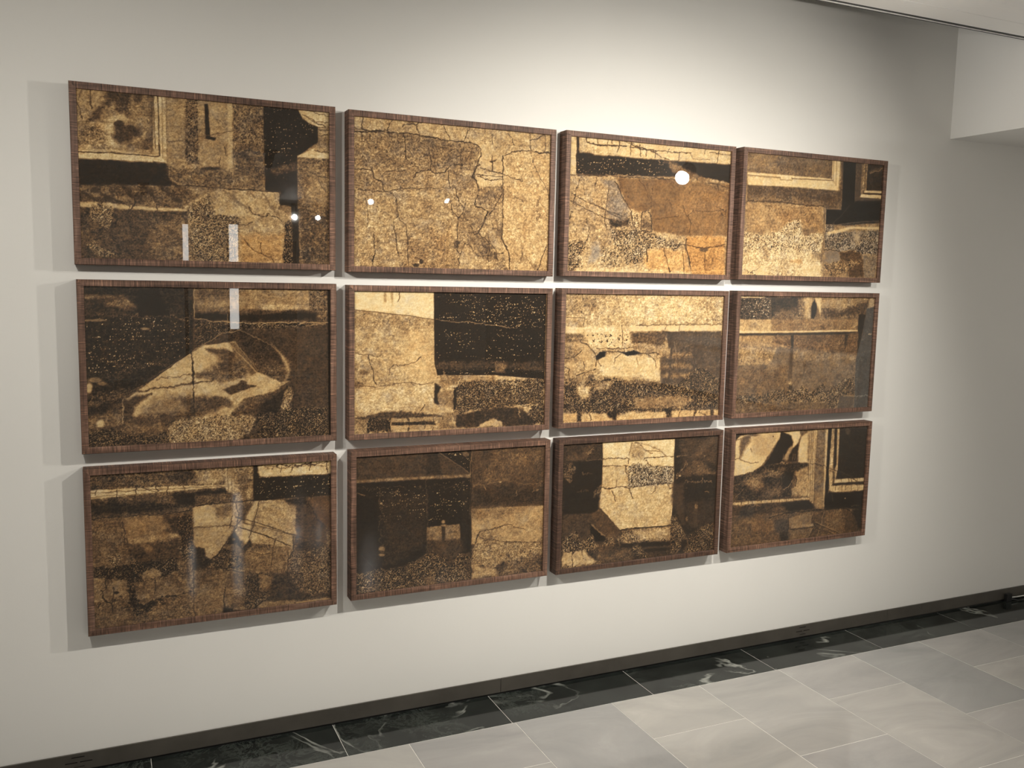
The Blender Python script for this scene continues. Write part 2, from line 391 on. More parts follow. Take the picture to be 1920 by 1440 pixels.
['E',.2,.3,0,.9,[618,407,633,408,618,415]],
['P',.62,.3,0,1,4.3,5.0,[738,234,777,278,816,325,822,366,802,412,736,457,730,447,796,405,809,359,783,305]],
['P',.66,.25,0,1,8.7,5.0,[494,548,620,493,575,531,518,549]],
['C',3.1,.5,1,[611,181,700,224,777,278]],
['C',3.1,.1,.6,[415,3,416,164,410,267]],
['C',5.6,.05,1,[407,273,409,324,411,369,412,486,414,554]],
['C',2.5,.8,1,[132,463,129,570]],
['C',3.1,.6,.6,[410,267,456,243,536,194,611,179]],
['C',3.1,.05,.6,[161,432,262,375,407,270]],
['P',.1,.2,0,1,8.7,8.7,[684,516,828,420,841,542,683,563]],
['P',.6,.8,0,1,5.0,16.2,[788,479,815,440,835,461,808,541,775,539]],
['P',.3,1.0,0,1,5.0,16.2,[677,552,814,534,993,528,996,666,676,663]],
['P',.62,.8,0,1,5.0,16.2,[310,598,347,561,494,548,638,554,670,575,644,634,586,668,309,666]],
['P',.3,.9,0,1,5.0,16.2,[-7,588,129,589,310,604,309,666,-7,663]],
['P',.42,.4,0,1,12.4,9.9,[135,570,275,570,310,598,250,621,180,617,134,602]],
['P',.06,.05,0,1,1.9,1.2,[988,4,1008,4,1010,664,993,666]],
['K',43.5,.3,[143,263,816,272,814,568,136,539]]],
'11':[['B',.7,.4,0],
['P',.9,.14,0,1,1.9,1.9,[-2,-1,391,0,393,134,269,114,1,87]],
['P',.68,.42,0,1,2.6,3.9,[1,87,269,114,393,134,401,540,365,551,2,595]],
['P',.58,.5,0,1,19.3,9.0,[1,91,269,120,393,140,394,182,148,181,1,163]],
['P',.77,.3,.2,1,32.2,10.3,[269,175,397,194,399,438,296,435,209,339]],
['P',.76,.4,0,1,19.3,9.0,[2,450,396,450,401,540,334,556,150,572,2,589]],
['C',3.2,.25,.4,[1,87,269,114,393,134]],
['C',3.2,.15,1,[216,3,220,30,208,48]],
['E',.5,.4,0,.6,[148,25,156,25,148,54]],
['E',.5,.4,0,.5,[183,25,189,25,184,60]],
['C',3.9,.12,1,[72,301,75,336,90,371,96,412,108,442]],
['C',3.2,.3,1,[7,289,72,299,119,308,131,291]],
['C',3.9,.2,1,[168,396,170,373,191,350,234,351,295,340,332,311]],
['C',3.2,.25,1,[2,438,108,453,162,443,271,434,333,448,396,438]],
['E',.35,.3,.2,.8,[46,382,75,382,46,399]],
['E',.4,.5,0,.6,[25,439,43,440,25,451]],
['C',3.2,.1,1,[277,435,296,447]],
['P',.05,.08,0,1,1.3,1.3,[391,0,997,-2,997,442,959,434,719,410,561,406,414,404,398,342]],
['S',.85,[397,11,996,16,997,184,714,165,405,131,423,99,550,80,454,46]],
['C',1.9,.85,1,[405,133,583,146,795,170]],
['P',.05,.05,0,1,10.3,6.4,[410,52,549,63,550,98,442,105,410,87]],
['S',.16,[399,176,990,184,997,416,402,402]],
['P',.18,.3,0,1,9.0,12.9,[407,336,586,334,785,343,991,347,992,391,719,373,408,378]],
['P',.4,.4,0,1,7.7,10.3,[718,348,778,349,773,399,732,398]],
['P',.48,.45,.1,1,3.2,6.4,[427,403,542,405,562,424,719,410,707,446,523,447,459,464,421,451]],
['P',.62,.35,0,1,3.9,5.2,[548,410,640,413,640,438,562,436]],
['P',.38,1.0,0,1,5.2,16.7,[498,465,588,437,720,434,959,434,1001,448,997,543,934,573,756,572,630,586,525,600,499,574]],
['P',.34,1.0,0,1,5.2,16.7,[928,573,1000,544,1004,678,902,673]],
['P',.5,.35,0,1,2.6,3.9,[415,480,498,480,499,574,435,572,416,523]],
['P',.07,.1,0,1,3.2,6.4,[399,438,434,463,415,499,429,559,401,546]],
['P',.06,.1,0,1,2.6,5.2,[498,477,517,465,515,575,499,580]],
['P',.14,.25,0,1,5.2,9.0,[513,605,623,585,723,571,858,576,901,603,944,656,930,677,514,670]],
['P',.72,.25,0,1,3.2,6.4,[644,654,717,627,765,654,765,673,631,671]],
['P',.45,.4,0,1,9.0,9.0,[442,578,525,588,501,669,411,668]],
['P',.68,.3,0,1,5.2,7.7,[322,555,397,546,493,562,487,586,429,590,335,586]],
['P',.2,.35,0,1,3.9,6.4,[2,595,79,587,126,571,248,576,448,603,442,621,67,610]],
['P',.52,.5,0,1,3.2,5.2,[2,604,70,604,55,671,5,671]],
['P',.2,.9,0,1,5.2,16.7,[70,604,181,609,175,668,58,671]],
['P',.6,.35,0,1,1.9,3.9,[181,603,442,608,442,630,181,624]],
['P',.12,.4,0,1,2.6,5.2,[181,624,398,628,411,650,181,642]],
['P',.62,.3,0,1,1.9,3.9,[181,640,404,646,405,667,181,665]],
['C',4.5,.12,1.5,[132,589,137,631,134,660]],
['C',4.5,.12,1.5,[266,595,272,637,268,667]],
['C',4.5,.12,1.5,[347,598,353,641,349,671]],
['C',4.5,.12,1.5,[391,600,397,643,393,673]],
['C',5.8,.12,1.5,[350,550,322,585]],
['C',3.2,.85,2,[542,399,539,436,510,459,453,464]],
['C',3.2,.8,1.5,[754,448,856,457,904,480]],
['C',2.6,.6,2,[445,373,443,421]],
['C',3.2,.85,1,[845,569,927,566]],
['C',2.6,.7,2,[845,576,866,621]],
['C',2.6,.8,2,[497,617,500,642]]],
'12':[['B',.66,.55,0],
['P',.72,.6,0,1,2.1,2.8,[2,2,1002,5,1008,168,501,159,5,122]],
['P',.8,.45,0,1,41.7,13.9,[359,12,775,7,852,84,711,156,298,156]],
['P',.6,.7,0,1,27.8,13.9,[2,2,226,5,164,88,5,111]],
['P',.66,.4,-.1,1,2.1,2.1,[5,123,117,125,115,170,4,169]],
['C',2.8,.25,.5,[5,123,117,125]],
['C',3.5,.25,.6,[119,125,109,167]],
['P',.86,.15,0,1,2.1,2.1,[4,169,109,175,110,204,5,205]],
['P',.4,.55,0,1,3.5,5.6,[5,206,113,212,111,246,74,274,7,273]],
['P',.84,.3,0,1,5.6,5.6,[115,167,399,167,396,260,350,283,171,287,124,224]],
['D',[123,207,401,208,403,272,184,281]],
['P',.86,.14,0,1,2.1,2.1,[392,166,1004,164,1002,194,621,197,393,195]],
['C',4.2,.3,1.2,[433,165,640,161,996,157]],
['C',2.8,.9,.6,[779,89,1003,84]],
['P',.32,.35,0,1,6.9,9.7,[400,199,628,198,631,251,576,286,506,261,417,260]],
['P',.26,.25,-.25,1,3.5,3.5,[621,198,998,198,1006,457,1001,642,628,633,606,464,593,345,647,286]],
['P',.6,.4,0,1,6.9,8.3,[403,266,506,261,583,280,682,293,648,322,578,321,425,295]],
['P',.5,.4,.15,1,8.3,11.1,[606,322,648,316,791,315,807,337,720,341,607,336]],
['P',.5,.4,.15,1,8.3,11.1,[609,381,651,376,794,376,810,397,724,401,609,396]],
['P',.5,.4,.15,1,8.3,11.1,[611,435,654,430,797,430,813,452,726,456,612,450]],
['P',.2,.25,-.3,1,5.6,5.6,[628,203,664,209,675,287,662,466,648,466,661,287]],
['C',15.3,.3,1,[691,299,708,383,727,480]],
['C',2.8,.6,1,[684,257,691,299,706,407]],
['C',12.5,.2,1.5,[825,204,819,288,829,470]],
['C',11.1,.2,2,[769,312,715,371]],
['C',6.9,.22,1,[946,205,938,314]],
['P',.72,.35,0,1,6.9,9.7,[10,256,118,246,171,292,199,338,195,396,14,392,2,324]],
['P',.82,.25,0,1,5.6,6.9,[206,350,238,328,338,312,509,332,587,357,602,464,515,474,242,432,201,385]],
['P',.5,.5,0,1,16.7,13.9,[4,279,94,291,83,348,6,347]],
['P',.03,.04,-.6,1,2.1,5.6,[189,327,218,304,250,299,242,328,213,344,196,347]],
['P',.03,.04,-.6,1,2.1,4.9,[334,306,371,309,425,301,467,314,440,322,386,330,358,315]],
['C',4.9,.1,1,[99,252,131,260,158,286,192,321,199,338,188,378]],
['C',3.5,.12,1,[193,338,224,379]],
['C',4.2,.15,1,[250,299,344,306]],
['C',3.5,.15,1,[345,318,312,340,306,369]],
['C',4.2,.1,1,[467,314,515,320,563,309,585,321]],
['C',3.5,.12,1,[515,320,559,356,571,392]],
['C',3.5,.25,1,[444,337,456,384]],
['C',4.2,.12,1,[6,335,63,331,107,291]],
['C',5.6,.1,1,[79,428,124,411,162,407,188,396]],
['C',3.5,.12,1,[115,354,126,394]],
['C',4.2,.1,1,[7,381,39,393,34,426]],
['C',4.2,.25,1,[345,167,351,277]],
['C',4.2,.2,1,[197,284,290,288,424,284]],
['C',3.5,.25,1,[712,168,711,192]],
['C',3.5,.4,1,[623,168,621,191]],
['P',.42,.7,0,1,20.8,16.7,[2,437,163,430,191,465,309,445,515,462,607,482,614,633,8,619]],
['P',.34,1.0,0,1,5.6,18.1,[4,482,164,453,296,445,447,484,607,482,728,492,811,421,869,398,929,424,992,475,1001,630,837,623,664,641,343,628,8,614]],
['P',.62,.5,0,1,11.1,9.7,[191,471,310,457,271,502,192,505]],
['P',.72,.5,0,1,13.9,11.1,[87,473,165,481,161,545,116,561,81,508]],
['P',.6,.3,0,1,9.7,6.9,[72,422,137,423,145,464,87,468]],
['P',.5,.4,.2,1,16.7,13.9,[450,555,731,553,835,587,735,626,438,608]],
['P',.74,.3,.4,1,2.8,2.8,[5,626,85,628,87,672,8,671]],
['P',.76,.3,.25,1,2.8,4.2,[113,631,317,638,345,657,419,637,1002,644,1007,677,318,674,116,670]],
['P',.2,.8,0,1,5.6,5.6,[90,577,106,577,113,673,90,672]],
['C',15.3,.12,2,[830,470,839,670]],
['P',.15,.8,0,1,5.6,6.9,[635,628,684,617,680,672,651,674]],
['P',.12,.6,0,1,5.6,8.3,[243,618,343,628,325,674,311,670]],
['P',.25,.3,0,1,2.8,5.6,[949,640,968,641,973,675,951,676]],
['C',2.8,.2,1,[743,638,730,674]],
['C',3.5,.15,1,[881,631,868,655,913,670]],
['C',3.5,.1,1,[164,632,175,667]],
['C',2.8,.4,1,[593,339,607,488]],
['K',31.2,.5,[3,256,196,258,203,454,9,449]]],
'13':[['B',.4,.3,0],
['P',.2,.5,-.3,1,3.0,2.3,[3,4,214,3,223,129,9,128]],
['S',1.2,[3,5,329,2,318,58,223,127,9,128]],
['P',.82,.2,0,1,2.3,3.0,[3,4,172,2,172,9,4,12]],
['P',.12,.2,-.3,1,6.0,6.0,[214,3,446,5,453,92,263,93,226,127]],
['P',.36,.4,0,1,15.0,15.0,[262,76,466,69,470,127,230,128]],
['P',.45,.5,0,1,12.0,10.5,[417,6,491,5,515,127,418,127]],
['P',.72,.25,0,1,9.0,9.0,[461,5,517,5,526,28,504,80,511,126,469,115]],
['P',.02,.03,-.3,1,2.3,4.5,[519,34,536,16,554,51,553,86,537,126,516,123,515,86]],
['P',.85,.1,0,1,6.0,7.5,[535,5,595,5,595,45,588,109,562,62]],
['P',.5,.5,0,1,4.5,6.0,[588,4,952,1,930,113,590,123]],
['P',.22,.35,0,1,16.5,19.5,[601,74,770,79,922,18,953,6,946,107,590,123]],
['P',.6,.35,0,1,22.6,12.0,[596,10,764,5,768,61,599,50]],
['P',.62,.35,-.2,1,7.5,7.5,[968,0,1004,0,1005,53,950,66,954,18]],
['P',.68,.35,.15,1,2.3,2.3,[2,130,230,132,235,200,3,205]],
['P',.48,.35,.25,1,2.3,2.3,[230,131,884,129,886,197,550,196,235,206]],
['P',.86,.1,0,1,2.3,2.3,[3,194,235,197,881,191,882,202,402,207,4,209]],
['P',.1,.08,0,1,2.3,2.3,[4,209,402,208,882,203,782,221,4,222]],
['P',.07,.05,0,1,2.3,2.3,[882,102,941,99,922,197,905,350,885,329]],
['P',.55,.35,.2,1,3.8,4.5,[3,222,374,224,379,293,277,286,50,283,2,277]],
['P',.34,.35,.35,1,4.5,4.5,[258,226,782,220,891,209,886,338,791,330,379,293,261,263]],
['P',.58,.4,0,1,10.5,10.5,[2,280,277,289,268,366,198,393,8,389]],
['K',37.6,.9,[2,272,290,274,255,394,9,389]],
['K',45.1,.7,[258,229,877,233,877,328,291,292]],
['P',.4,.25,-.25,1,3.8,3.0,[4,389,240,388,277,289,379,298,903,350,890,570,7,541]],
['P',.5,.3,-.2,1,7.5,7.5,[394,304,895,350,889,371,399,368]],
['P',.36,.3,.1,1,30.1,7.5,[5,400,372,396,382,542,6,535]],
['P',.07,.05,0,1,2.3,2.3,[374,221,397,221,398,299,383,296]],
['P',.25,.15,-.2,1,3.0,3.0,[373,298,398,299,398,472,375,472]],
['E',.6,.6,0,.9,[390,498,406,499,391,511]],
['P',.15,.1,0,1,3.8,6.0,[379,507,405,507,405,560,382,559]],
['P',.12,.1,0,1,3.8,6.0,[781,217,813,217,796,298,788,291]],
['P',.28,.15,-.9,1,3.0,2.3,[942,66,1005,53,1003,668,886,664,890,570,881,370,923,209]],
['E',.8,.2,0,.6,[980,218,996,218,980,224]],
['P',.42,.9,-.15,1,6.0,15.0,[8,558,208,553,250,537,463,538,484,516,547,553,634,502,669,551,804,483,878,473,891,582,765,584,763,656,693,653,552,618,213,623,10,603]],
['P',.34,.3,-.1,1,10.5,7.5,[10,603,255,601,690,617,685,659,435,661,7,666]],
['P',.3,.15,-.5,1,3.0,3.0,[769,587,884,591,882,664,763,659]],
['C',3.0,.6,1,[804,587,996,592]],
['C',3.0,.6,1.5,[286,217,273,229,378,287]]],
'20':[['B',.34,.5,0],
['P',.38,.7,0,1,2.5,2.5,[-3,2,531,4,530,89,-2,67]],
['P',.66,.5,0,1,14.9,9.9,[403,5,531,4,527,76,414,74]],
['P',.24,.5,0,1,14.9,8.7,[-3,5,117,4,87,55,-3,61]],
['P',.2,.5,0,1,14.9,9.9,[237,9,403,8,402,53,260,43]],
['P',.84,.22,0,1,1.9,2.5,[-5,64,283,69,536,80,536,90,317,92,-3,103]],
['C',3.1,.35,.8,[-4,76,294,79,533,88]],
['C',2.5,.4,.8,[-5,92,294,94]],
['P',.3,.5,0,1,3.1,5.0,[-3,104,317,99,536,96,548,110,622,163,412,162,394,170,0,161]],
['P',.08,.15,0,1,7.5,7.5,[311,105,529,96,560,118,413,119,406,161,340,159]],
['P',.1,.3,0,1,16.2,16.2,[-1,111,200,128,340,152,280,179,-3,173]],
['P',.68,.4,0,1,1.9,1.9,[531,1,571,0,573,119,548,117,533,89]],
['C',3.1,.35,.5,[546,2,548,110]],
['C',2.5,.4,.5,[562,3,565,112]],
['P',.56,.55,0,1,2.5,2.5,[571,0,656,0,654,156,578,156,573,119]],
['P',.4,.5,0,1,14.9,8.7,[593,28,649,32,623,150,585,127]],
['P',.08,.12,0,1,2.5,2.5,[656,2,707,2,1008,64,1008,164,654,162]],
['P',.84,.25,0,1,3.1,5.0,[675,4,1001,-4,1008,64,687,58,675,34]],
['C',5.6,.12,2,[707,9,910,12,991,11]],
['C',3.1,.3,1.5,[713,20,991,21]],
['S',.5,[662,59,1004,70,1004,160,661,160]],
['C',3.1,.12,1,[917,-8,903,43]],
['C',3.1,.12,1,[981,0,981,55]],
['C',3.1,.12,1,[775,14,771,40]],
['C',3.1,.12,1,[824,17,820,44]],
['C',3.1,.12,1,[175,56,172,93]],
['C',3.1,.12,1,[299,68,298,104]],
['C',3.1,.12,1,[104,69,100,107]],
['C',3.1,.12,1,[23,63,19,87]],
['C',3.1,.12,1,[87,55,178,56]],
['C',3.1,.12,1,[253,62,259,88]],
['C',3.1,.12,1,[360,70,365,90]],
['C',3.1,.12,1,[195,64,235,86,282,83]],
['C',5.0,.08,1,[0,186,198,185,381,188,406,164,560,161,673,161,816,159,1004,164]],
['P',.5,.3,.35,1,8.7,8.7,[112,196,363,190,337,295,138,301,122,248]],
['P',.36,.4,.2,1,12.4,6.2,[0,189,112,196,116,260,-2,249]],
['P',.16,.3,.3,1,16.2,12.4,[280,199,393,196,397,301,337,295,290,265]],
['P',.58,.4,.2,1,6.2,6.2,[138,282,231,281,337,282,337,295,195,313,138,307]],
['P',.22,.35,.2,1,8.7,12.4,[120,305,230,317,337,302,359,390,251,436,136,352]],
['P',.44,.3,.4,1,6.2,5.0,[184,312,230,323,241,351,206,353]],
['P',.22,.9,.3,1,5.0,7.5,[339,204,393,203,397,341,348,336]],
['P',.66,.3,0,1,1.9,3.1,[397,167,578,166,571,225,583,253,545,316,526,354,494,391,469,412,445,386,445,359,401,345,401,249]],
['P',.72,.3,0,1,18.7,6.2,[485,168,572,169,565,251,404,256,402,210]],
['C',7.5,.32,1,[404,261,496,265,577,267]],
['P',.74,.2,0,1,6.2,3.7,[406,171,479,167,484,244,404,253]],
['P',.42,.35,0,1,8.7,6.2,[488,172,566,172,565,225,496,232]],
['P',.64,.4,0,1,2.5,3.7,[578,166,673,164,843,168,842,319,828,400,749,378,639,353,595,335,570,285]],
['P',.3,.3,0,1,9.9,8.7,[597,168,667,167,647,273,590,240]],
['P',.78,.2,0,1,5.0,5.0,[622,230,661,166,677,168,647,259,626,365,595,328]],
['C',3.7,.1,1,[578,166,590,214,583,267,564,298,526,354]],
['C',3.7,.15,.6,[642,165,615,216,570,292]],
['C',3.7,.15,.6,[680,165,653,273,633,325]],
['C',3.7,.15,1,[565,225,545,276]],
['C',5.0,.14,.5,[577,229,685,269,828,335,983,396]],
['C',5.0,.14,.5,[589,277,685,317,815,385]],
['C',5.0,.3,.5,[609,256,685,283,841,339]],
['P',.08,.15,0,1,1.9,5.0,[551,317,570,292,589,334,607,390,581,397,532,365]],
['P',.38,.35,0,1,2.5,5.0,[538,349,582,347,607,390,581,397,532,365]],
['E',.5,.3,0,.9,[567,329,574,329,567,335]],
['P',.12,.25,0,1,3.7,6.2,[601,376,639,333,645,367,613,391]],
['P',.22,.25,.1,1,5.0,5.0,[829,180,909,180,976,304,983,396,841,346,842,195]],
['P',.3,.2,.4,1,3.1,3.7,[896,172,1004,167,1002,334,970,303,936,245]],
['C',5.0,.08,1,[896,193,922,230,936,272,976,311]],
['P',.12,.2,0,1,7.5,7.5,[777,162,896,165,896,200,816,193]],
['P',.18,.35,0,1,8.7,8.7,[835,346,976,395,881,434,834,415]],
['P',.12,.25,0,1,5.0,6.2,[403,345,445,359,448,393,469,415,456,447,395,447]],
['P',.3,.8,0,1,5.0,16.2,[469,415,532,368,594,402,606,485,518,474,462,448]],
['P',.42,.9,0,1,5.0,8.7,[336,335,396,344,401,408,347,395]],
['P',.46,.4,.15,1,6.2,7.5,[613,391,801,383,828,414,800,508,735,514,619,479]],
['P',.4,.8,0,1,5.0,16.2,[808,425,962,400,1004,419,996,616,907,633,807,564]],
['P',.36,.4,0,1,8.7,8.7,[-2,249,121,274,119,350,193,404,192,436,-2,426]],
['P',.5,.8,0,1,5.0,8.7,[57,350,97,341,113,362,101,393,61,395]],
['P',.22,.9,0,1,5.0,16.2,[-1,400,193,397,323,386,334,440,274,472,180,473,-2,438]],
['P',.52,.35,0,1,3.7,5.0,[192,436,239,425,268,445,250,469,185,471]],
['P',.48,.35,0,1,3.7,6.2,[-2,435,43,444,44,495,76,461,122,460,132,507,86,539,-5,540]],
['P',.42,.4,0,1,5.0,7.5,[150,509,238,474,388,479,392,566,272,564,148,574]],
['P',.34,.4,0,1,7.5,6.2,[-5,540,73,564,159,621,157,673,-6,672]],
['P',.36,.5,0,1,7.5,7.5,[159,582,392,573,397,667,157,666]],
['P',.18,.9,0,1,5.0,16.2,[133,481,155,509,177,577,260,562,271,577,164,628,131,558]],
['P',.36,.4,0,1,5.0,6.2,[401,454,606,471,605,553,529,530,521,664,400,668]],
['P',.44,.35,0,1,12.4,6.2,[405,534,523,542,515,663,403,665]],
['P',.42,.4,0,1,6.2,7.5,[529,557,555,519,605,559,610,656,528,638]],
['P',.3,.8,0,1,5.0,16.2,[612,499,735,500,740,577,701,634,642,667,610,656]],
['P',.42,.4,.2,1,7.5,7.5,[683,507,735,514,734,583,688,584]],
['P',.18,.3,0,1,6.2,8.7,[741,514,807,508,827,566,907,633,1003,624,1003,652,746,640,707,641]],
['P',.5,.4,0,1,3.7,5.0,[661,656,701,634,833,644,833,665,668,674]],
['P',.6,.2,0,1,1.9,1.9,[836,652,1003,654,1003,667,836,664]],
['P',.02,.05,0,1,2.5,5.0,[518,637,559,649,565,670,518,667]],
['C',4.4,.15,.8,[397,454,397,573,400,668]],
['C',5.6,.08,1,[529,543,522,596,528,638,559,656,642,667,688,632]],
['C',4.4,.15,1,[606,485,617,568,610,656]],
['C',3.7,.08,1,[801,411,807,453,800,535,833,595]],
['C',5.0,.1,1,[828,345,828,414,801,452]],
['C',3.7,.1,1,[117,209,124,261,120,305]],
['C',5.0,.06,1,[27,493,40,540,68,556,73,596]],
['C',5.0,.08,1,[81,487,68,556]],
['C',4.4,.08,1,[43,450,47,489,27,512]],
['C',5.0,.1,1,[238,481,237,533]],
['C',6.2,.06,2,[165,582,224,571,272,557,387,545]],
['C',4.4,.08,1,[395,447,493,451,606,485]],
['C',5.0,.06,1,[469,415,494,398,526,354]],
['C',3.7,.05,1,[19,569,26,551]],
['C',3.7,.08,1,[147,619,152,633]],
['C',3.7,.15,1,[749,344,736,390,728,465]],
['C',3.7,.2,1,[639,393,684,412,749,405]],
['E',.72,.2,-.1,.9,[9,539,22,541,9,545]],
['E',.02,.05,0,.9,[260,567,275,569,260,575]],
['E',.02,.05,0,.9,[171,582,185,584,171,588]],
['E',.02,.05,0,.9,[89,513,101,514,89,520]],
['K',34.2,.5,[-4,299,1004,405,1003,652,-9,668]]],
'21':[['B',.2,.25,0],
['P',.2,.2,0,1,2.6,2.6,[-2,1,422,3,553,95,586,128,1,116]],
['P',.07,.12,0,1,2.6,2.6,[422,3,584,3,586,128,546,94]],
['S',.7,[435,7,581,6,582,115,546,88]],
['E',.4,.3,0,.9,[558,20,578,22,558,33]],
['C',2.6,.5,.5,[422,6,546,91,586,125]],
['P',.12,.15,0,1,5.2,3.3,[352,2,415,4,429,111,353,112]],
['P',.46,.35,0,1,3.9,5.2,[0,113,328,117,586,128,586,142,360,134,1,127]],
['P',.06,.08,0,1,3.3,2.6,[1,129,353,135,586,142,593,527,540,534,524,380,356,377,357,508,269,554,144,571,5,579]],
['P',.13,.15,0,1,19.6,13.1,[4,188,354,204,357,452,206,547,132,551,130,198]],
['P',.1,.1,0,1,3.9,2.6,[541,175,574,177,573,525,546,522]],
['C',3.3,.3,4,[1,158,142,160,354,176,580,178]],
['C',2.6,.4,2,[173,183,204,180,204,167]],
['C',3.9,.5,1,[10,176,46,194]],
['C',2.6,.3,2,[353,130,357,327]],
['C',2.6,.3,3,[355,272,356,377]],
['C',5.2,.28,3,[123,173,124,246,122,330,125,446]],
['E',.75,.2,0,.9,[124,235,135,236,124,240]],
['E',.55,.3,0,.9,[127,464,144,466,127,480]],
['E',.6,.3,0,.8,[127,492,145,494,127,501]],
['C',5.2,.1,.4,[110,470,144,477]],
['C',4.6,.1,.4,[110,482,144,488]],
['C',3.3,.05,.5,[235,286,236,365]],
['P',.48,.35,0,1,3.3,3.9,[359,377,433,375,531,376,538,458,434,453,360,443]],
['P',.14,.12,0,1,3.3,2.6,[434,378,454,380,454,525,438,523]],
['E',.55,.3,0,.9,[444,360,458,362,444,374]],
['E',.5,.3,0,.9,[446,376,463,378,446,382]],
['C',4.6,.1,.3,[431,367,460,369]],
['P',.2,.25,0,1,13.1,9.2,[357,445,545,458,546,535,435,529,357,502]],
['P',.34,1.0,0,1,5.2,17.0,[-1,578,83,564,169,574,244,564,332,543,383,498,396,518,461,544,481,585,526,533,586,552,595,668,398,670,-1,678]],
['P',.4,.3,0,1,9.2,5.2,[358,633,397,632,417,672,359,671]],
['P',.22,.25,.1,1,2.6,2.6,[587,3,997,9,1003,320,595,299]],
['P',.32,.35,.15,1,32.7,13.1,[717,11,987,21,989,98,789,174,653,177]],
['P',.14,.2,.1,1,32.7,13.1,[597,204,1000,223,1002,314,599,293]],
['C',3.3,.45,2,[593,179,660,190,680,179,775,173,858,186,943,205,999,190]],
['C',3.3,.1,2,[619,124,646,132,665,102]],
['C',3.3,.12,1.5,[722,220,716,271,710,296]],
['C',3.3,.6,1,[660,190,667,210]],
['E',.42,.7,0,.6,[985,209,1011,210,986,228]],
['C',3.3,.5,2,[943,205,936,237,972,240]],
['C',2.6,.5,1,[845,230,842,256]],
['E',.8,.2,0,.9,[751,177,757,177,751,181]],
['P',.62,.3,.1,1,2.0,2.6,[596,306,792,312,1006,321,1008,506,936,512,796,497,659,489,599,489]],
['P',.5,.35,.1,1,19.6,10.5,[596,306,792,312,931,318,793,354,690,358,596,349]],
['P',.5,.45,0,1,13.1,10.5,[625,435,692,416,726,458,748,486,659,489]],
['C',5.9,.1,1,[619,485,625,454,645,427,712,421,766,407]],
['C',3.3,.2,1,[766,407,808,404,864,432,906,443]],
['C',3.3,.2,1,[638,449,672,471,754,486,824,500,936,512]],
['P',.58,.7,.05,1,5.2,17.0,[596,515,659,483,796,497,936,512,1008,506,1010,579,925,602,826,605,729,607,601,605]],
['P',.36,.6,0,1,13.1,13.1,[826,605,924,596,1010,579,1011,682,731,672]],
['P',.62,.35,0,1,10.5,9.2,[601,598,730,620,745,673,602,672]],
['C',5.2,.15,2,[716,631,757,623,799,647]],
['E',.12,.3,0,.9,[898,662,915,664,898,673]],
['E',.15,.1,0,.9,[808,573,814,574,808,581]],
['C',3.9,.06,.6,[586,6,592,147,591,349,596,515,595,668]],
['C',2.0,.6,1,[589,16,586,128]],
['S',.3,[82,152,354,161,355,327,143,344]],
['S',.3,[392,157,580,159,583,348,368,353]]],
'22':[['B',.16,.2,0],
['P',.14,.2,.1,1,5.8,4.3,[5,1,240,5,240,99,144,99,7,72]],
['P',.24,.25,.1,1,14.4,8.7,[13,67,57,93,111,103,150,51,202,6,175,-1,110,61]],
['P',.06,.08,0,1,7.2,4.3,[8,96,243,93,245,240,236,361,189,394,10,378]],
['P',.2,.2,0,1,5.8,4.3,[10,378,182,387,229,373,360,497,348,564,14,530]],
['P',.32,.8,0,1,5.8,14.4,[8,108,58,105,79,137,47,200,10,174]],
['C',4.3,.3,3,[137,86,163,52,189,29]],
['C',3.6,.6,3,[143,63,183,29]],
['C',2.2,.55,1,[144,94,240,96]],
['C',2.2,.5,2,[120,158,174,173]],
['C',2.2,.4,2,[83,263,164,261]],
['P',.88,.22,0,1,1.4,1.4,[241,3,705,9,702,104,710,237,709,364,701,501,445,495,367,496,235,355,239,276,248,228]],
['P',.78,.35,.05,1,11.5,5.8,[239,263,705,268,701,501,445,495,367,496,237,355]],
['P',.76,.3,0,1,5.8,4.3,[248,130,394,140,406,258,336,253,245,252]],
['P',.62,.4,0,1,14.4,10.1,[421,12,446,14,512,67,514,110,414,104,419,55]],
['P',.66,1.0,-.25,1,5.8,7.2,[402,146,472,126,545,150,703,160,708,262,478,264,407,264]],
['P',.84,.2,0,1,3.6,2.9,[250,94,400,106,401,137,248,133]],
['C',4.3,.12,1,[244,93,330,96,410,101,408,128]],
['C',4.3,.2,1,[246,133,296,132,402,143]],
['C',4.3,.12,1,[507,110,514,99,586,106,700,105]],
['C',3.6,.2,1.5,[618,158,703,164]],
['C',3.6,.3,1,[446,14,468,24,512,61,614,73,645,100]],
['C',2.9,.4,1,[446,14,540,38,607,69]],
['C',3.6,.3,1,[425,19,410,79]],
['C',3.6,.35,1,[512,67,556,82]],
['C',5.0,.12,1,[238,245,301,262,336,253,378,256,414,265,478,264,550,253,674,260]],
['C',4.3,.12,1,[308,269,324,301,339,330]],
['C',5.0,.12,1,[417,265,429,297,445,330]],
['C',3.6,.2,1,[586,266,584,297,559,307]],
['C',4.3,.12,1,[667,265,683,286,705,287]],
['C',5.0,.1,1,[388,145,392,170,404,190]],
['C',3.6,.4,1,[336,246,340,185]],
['C',3.6,.15,1,[514,114,537,143,574,158,603,154]],
['C',5.0,.14,.8,[229,361,301,429,367,500]],
['P',.26,.25,.15,1,4.3,3.6,[229,367,243,368,367,504,361,540,276,526,182,399]],
['C',7.2,.05,.6,[367,497,438,495,546,499,701,503]],
['P',.02,.04,0,1,3.6,2.9,[184,443,191,449,270,525,277,551,194,542,182,492]],
['C',7.2,.5,1,[187,446,226,484,269,522]],
['P',.5,.8,0,1,5.8,18.8,[371,516,459,503,702,511,702,594,492,585,362,566]],
['P',.66,.4,0,1,18.8,13.0,[452,506,598,513,694,516,697,562,491,560]],
['P',.08,.1,0,1,4.3,5.8,[373,573,702,591,708,647,552,643,379,618]],
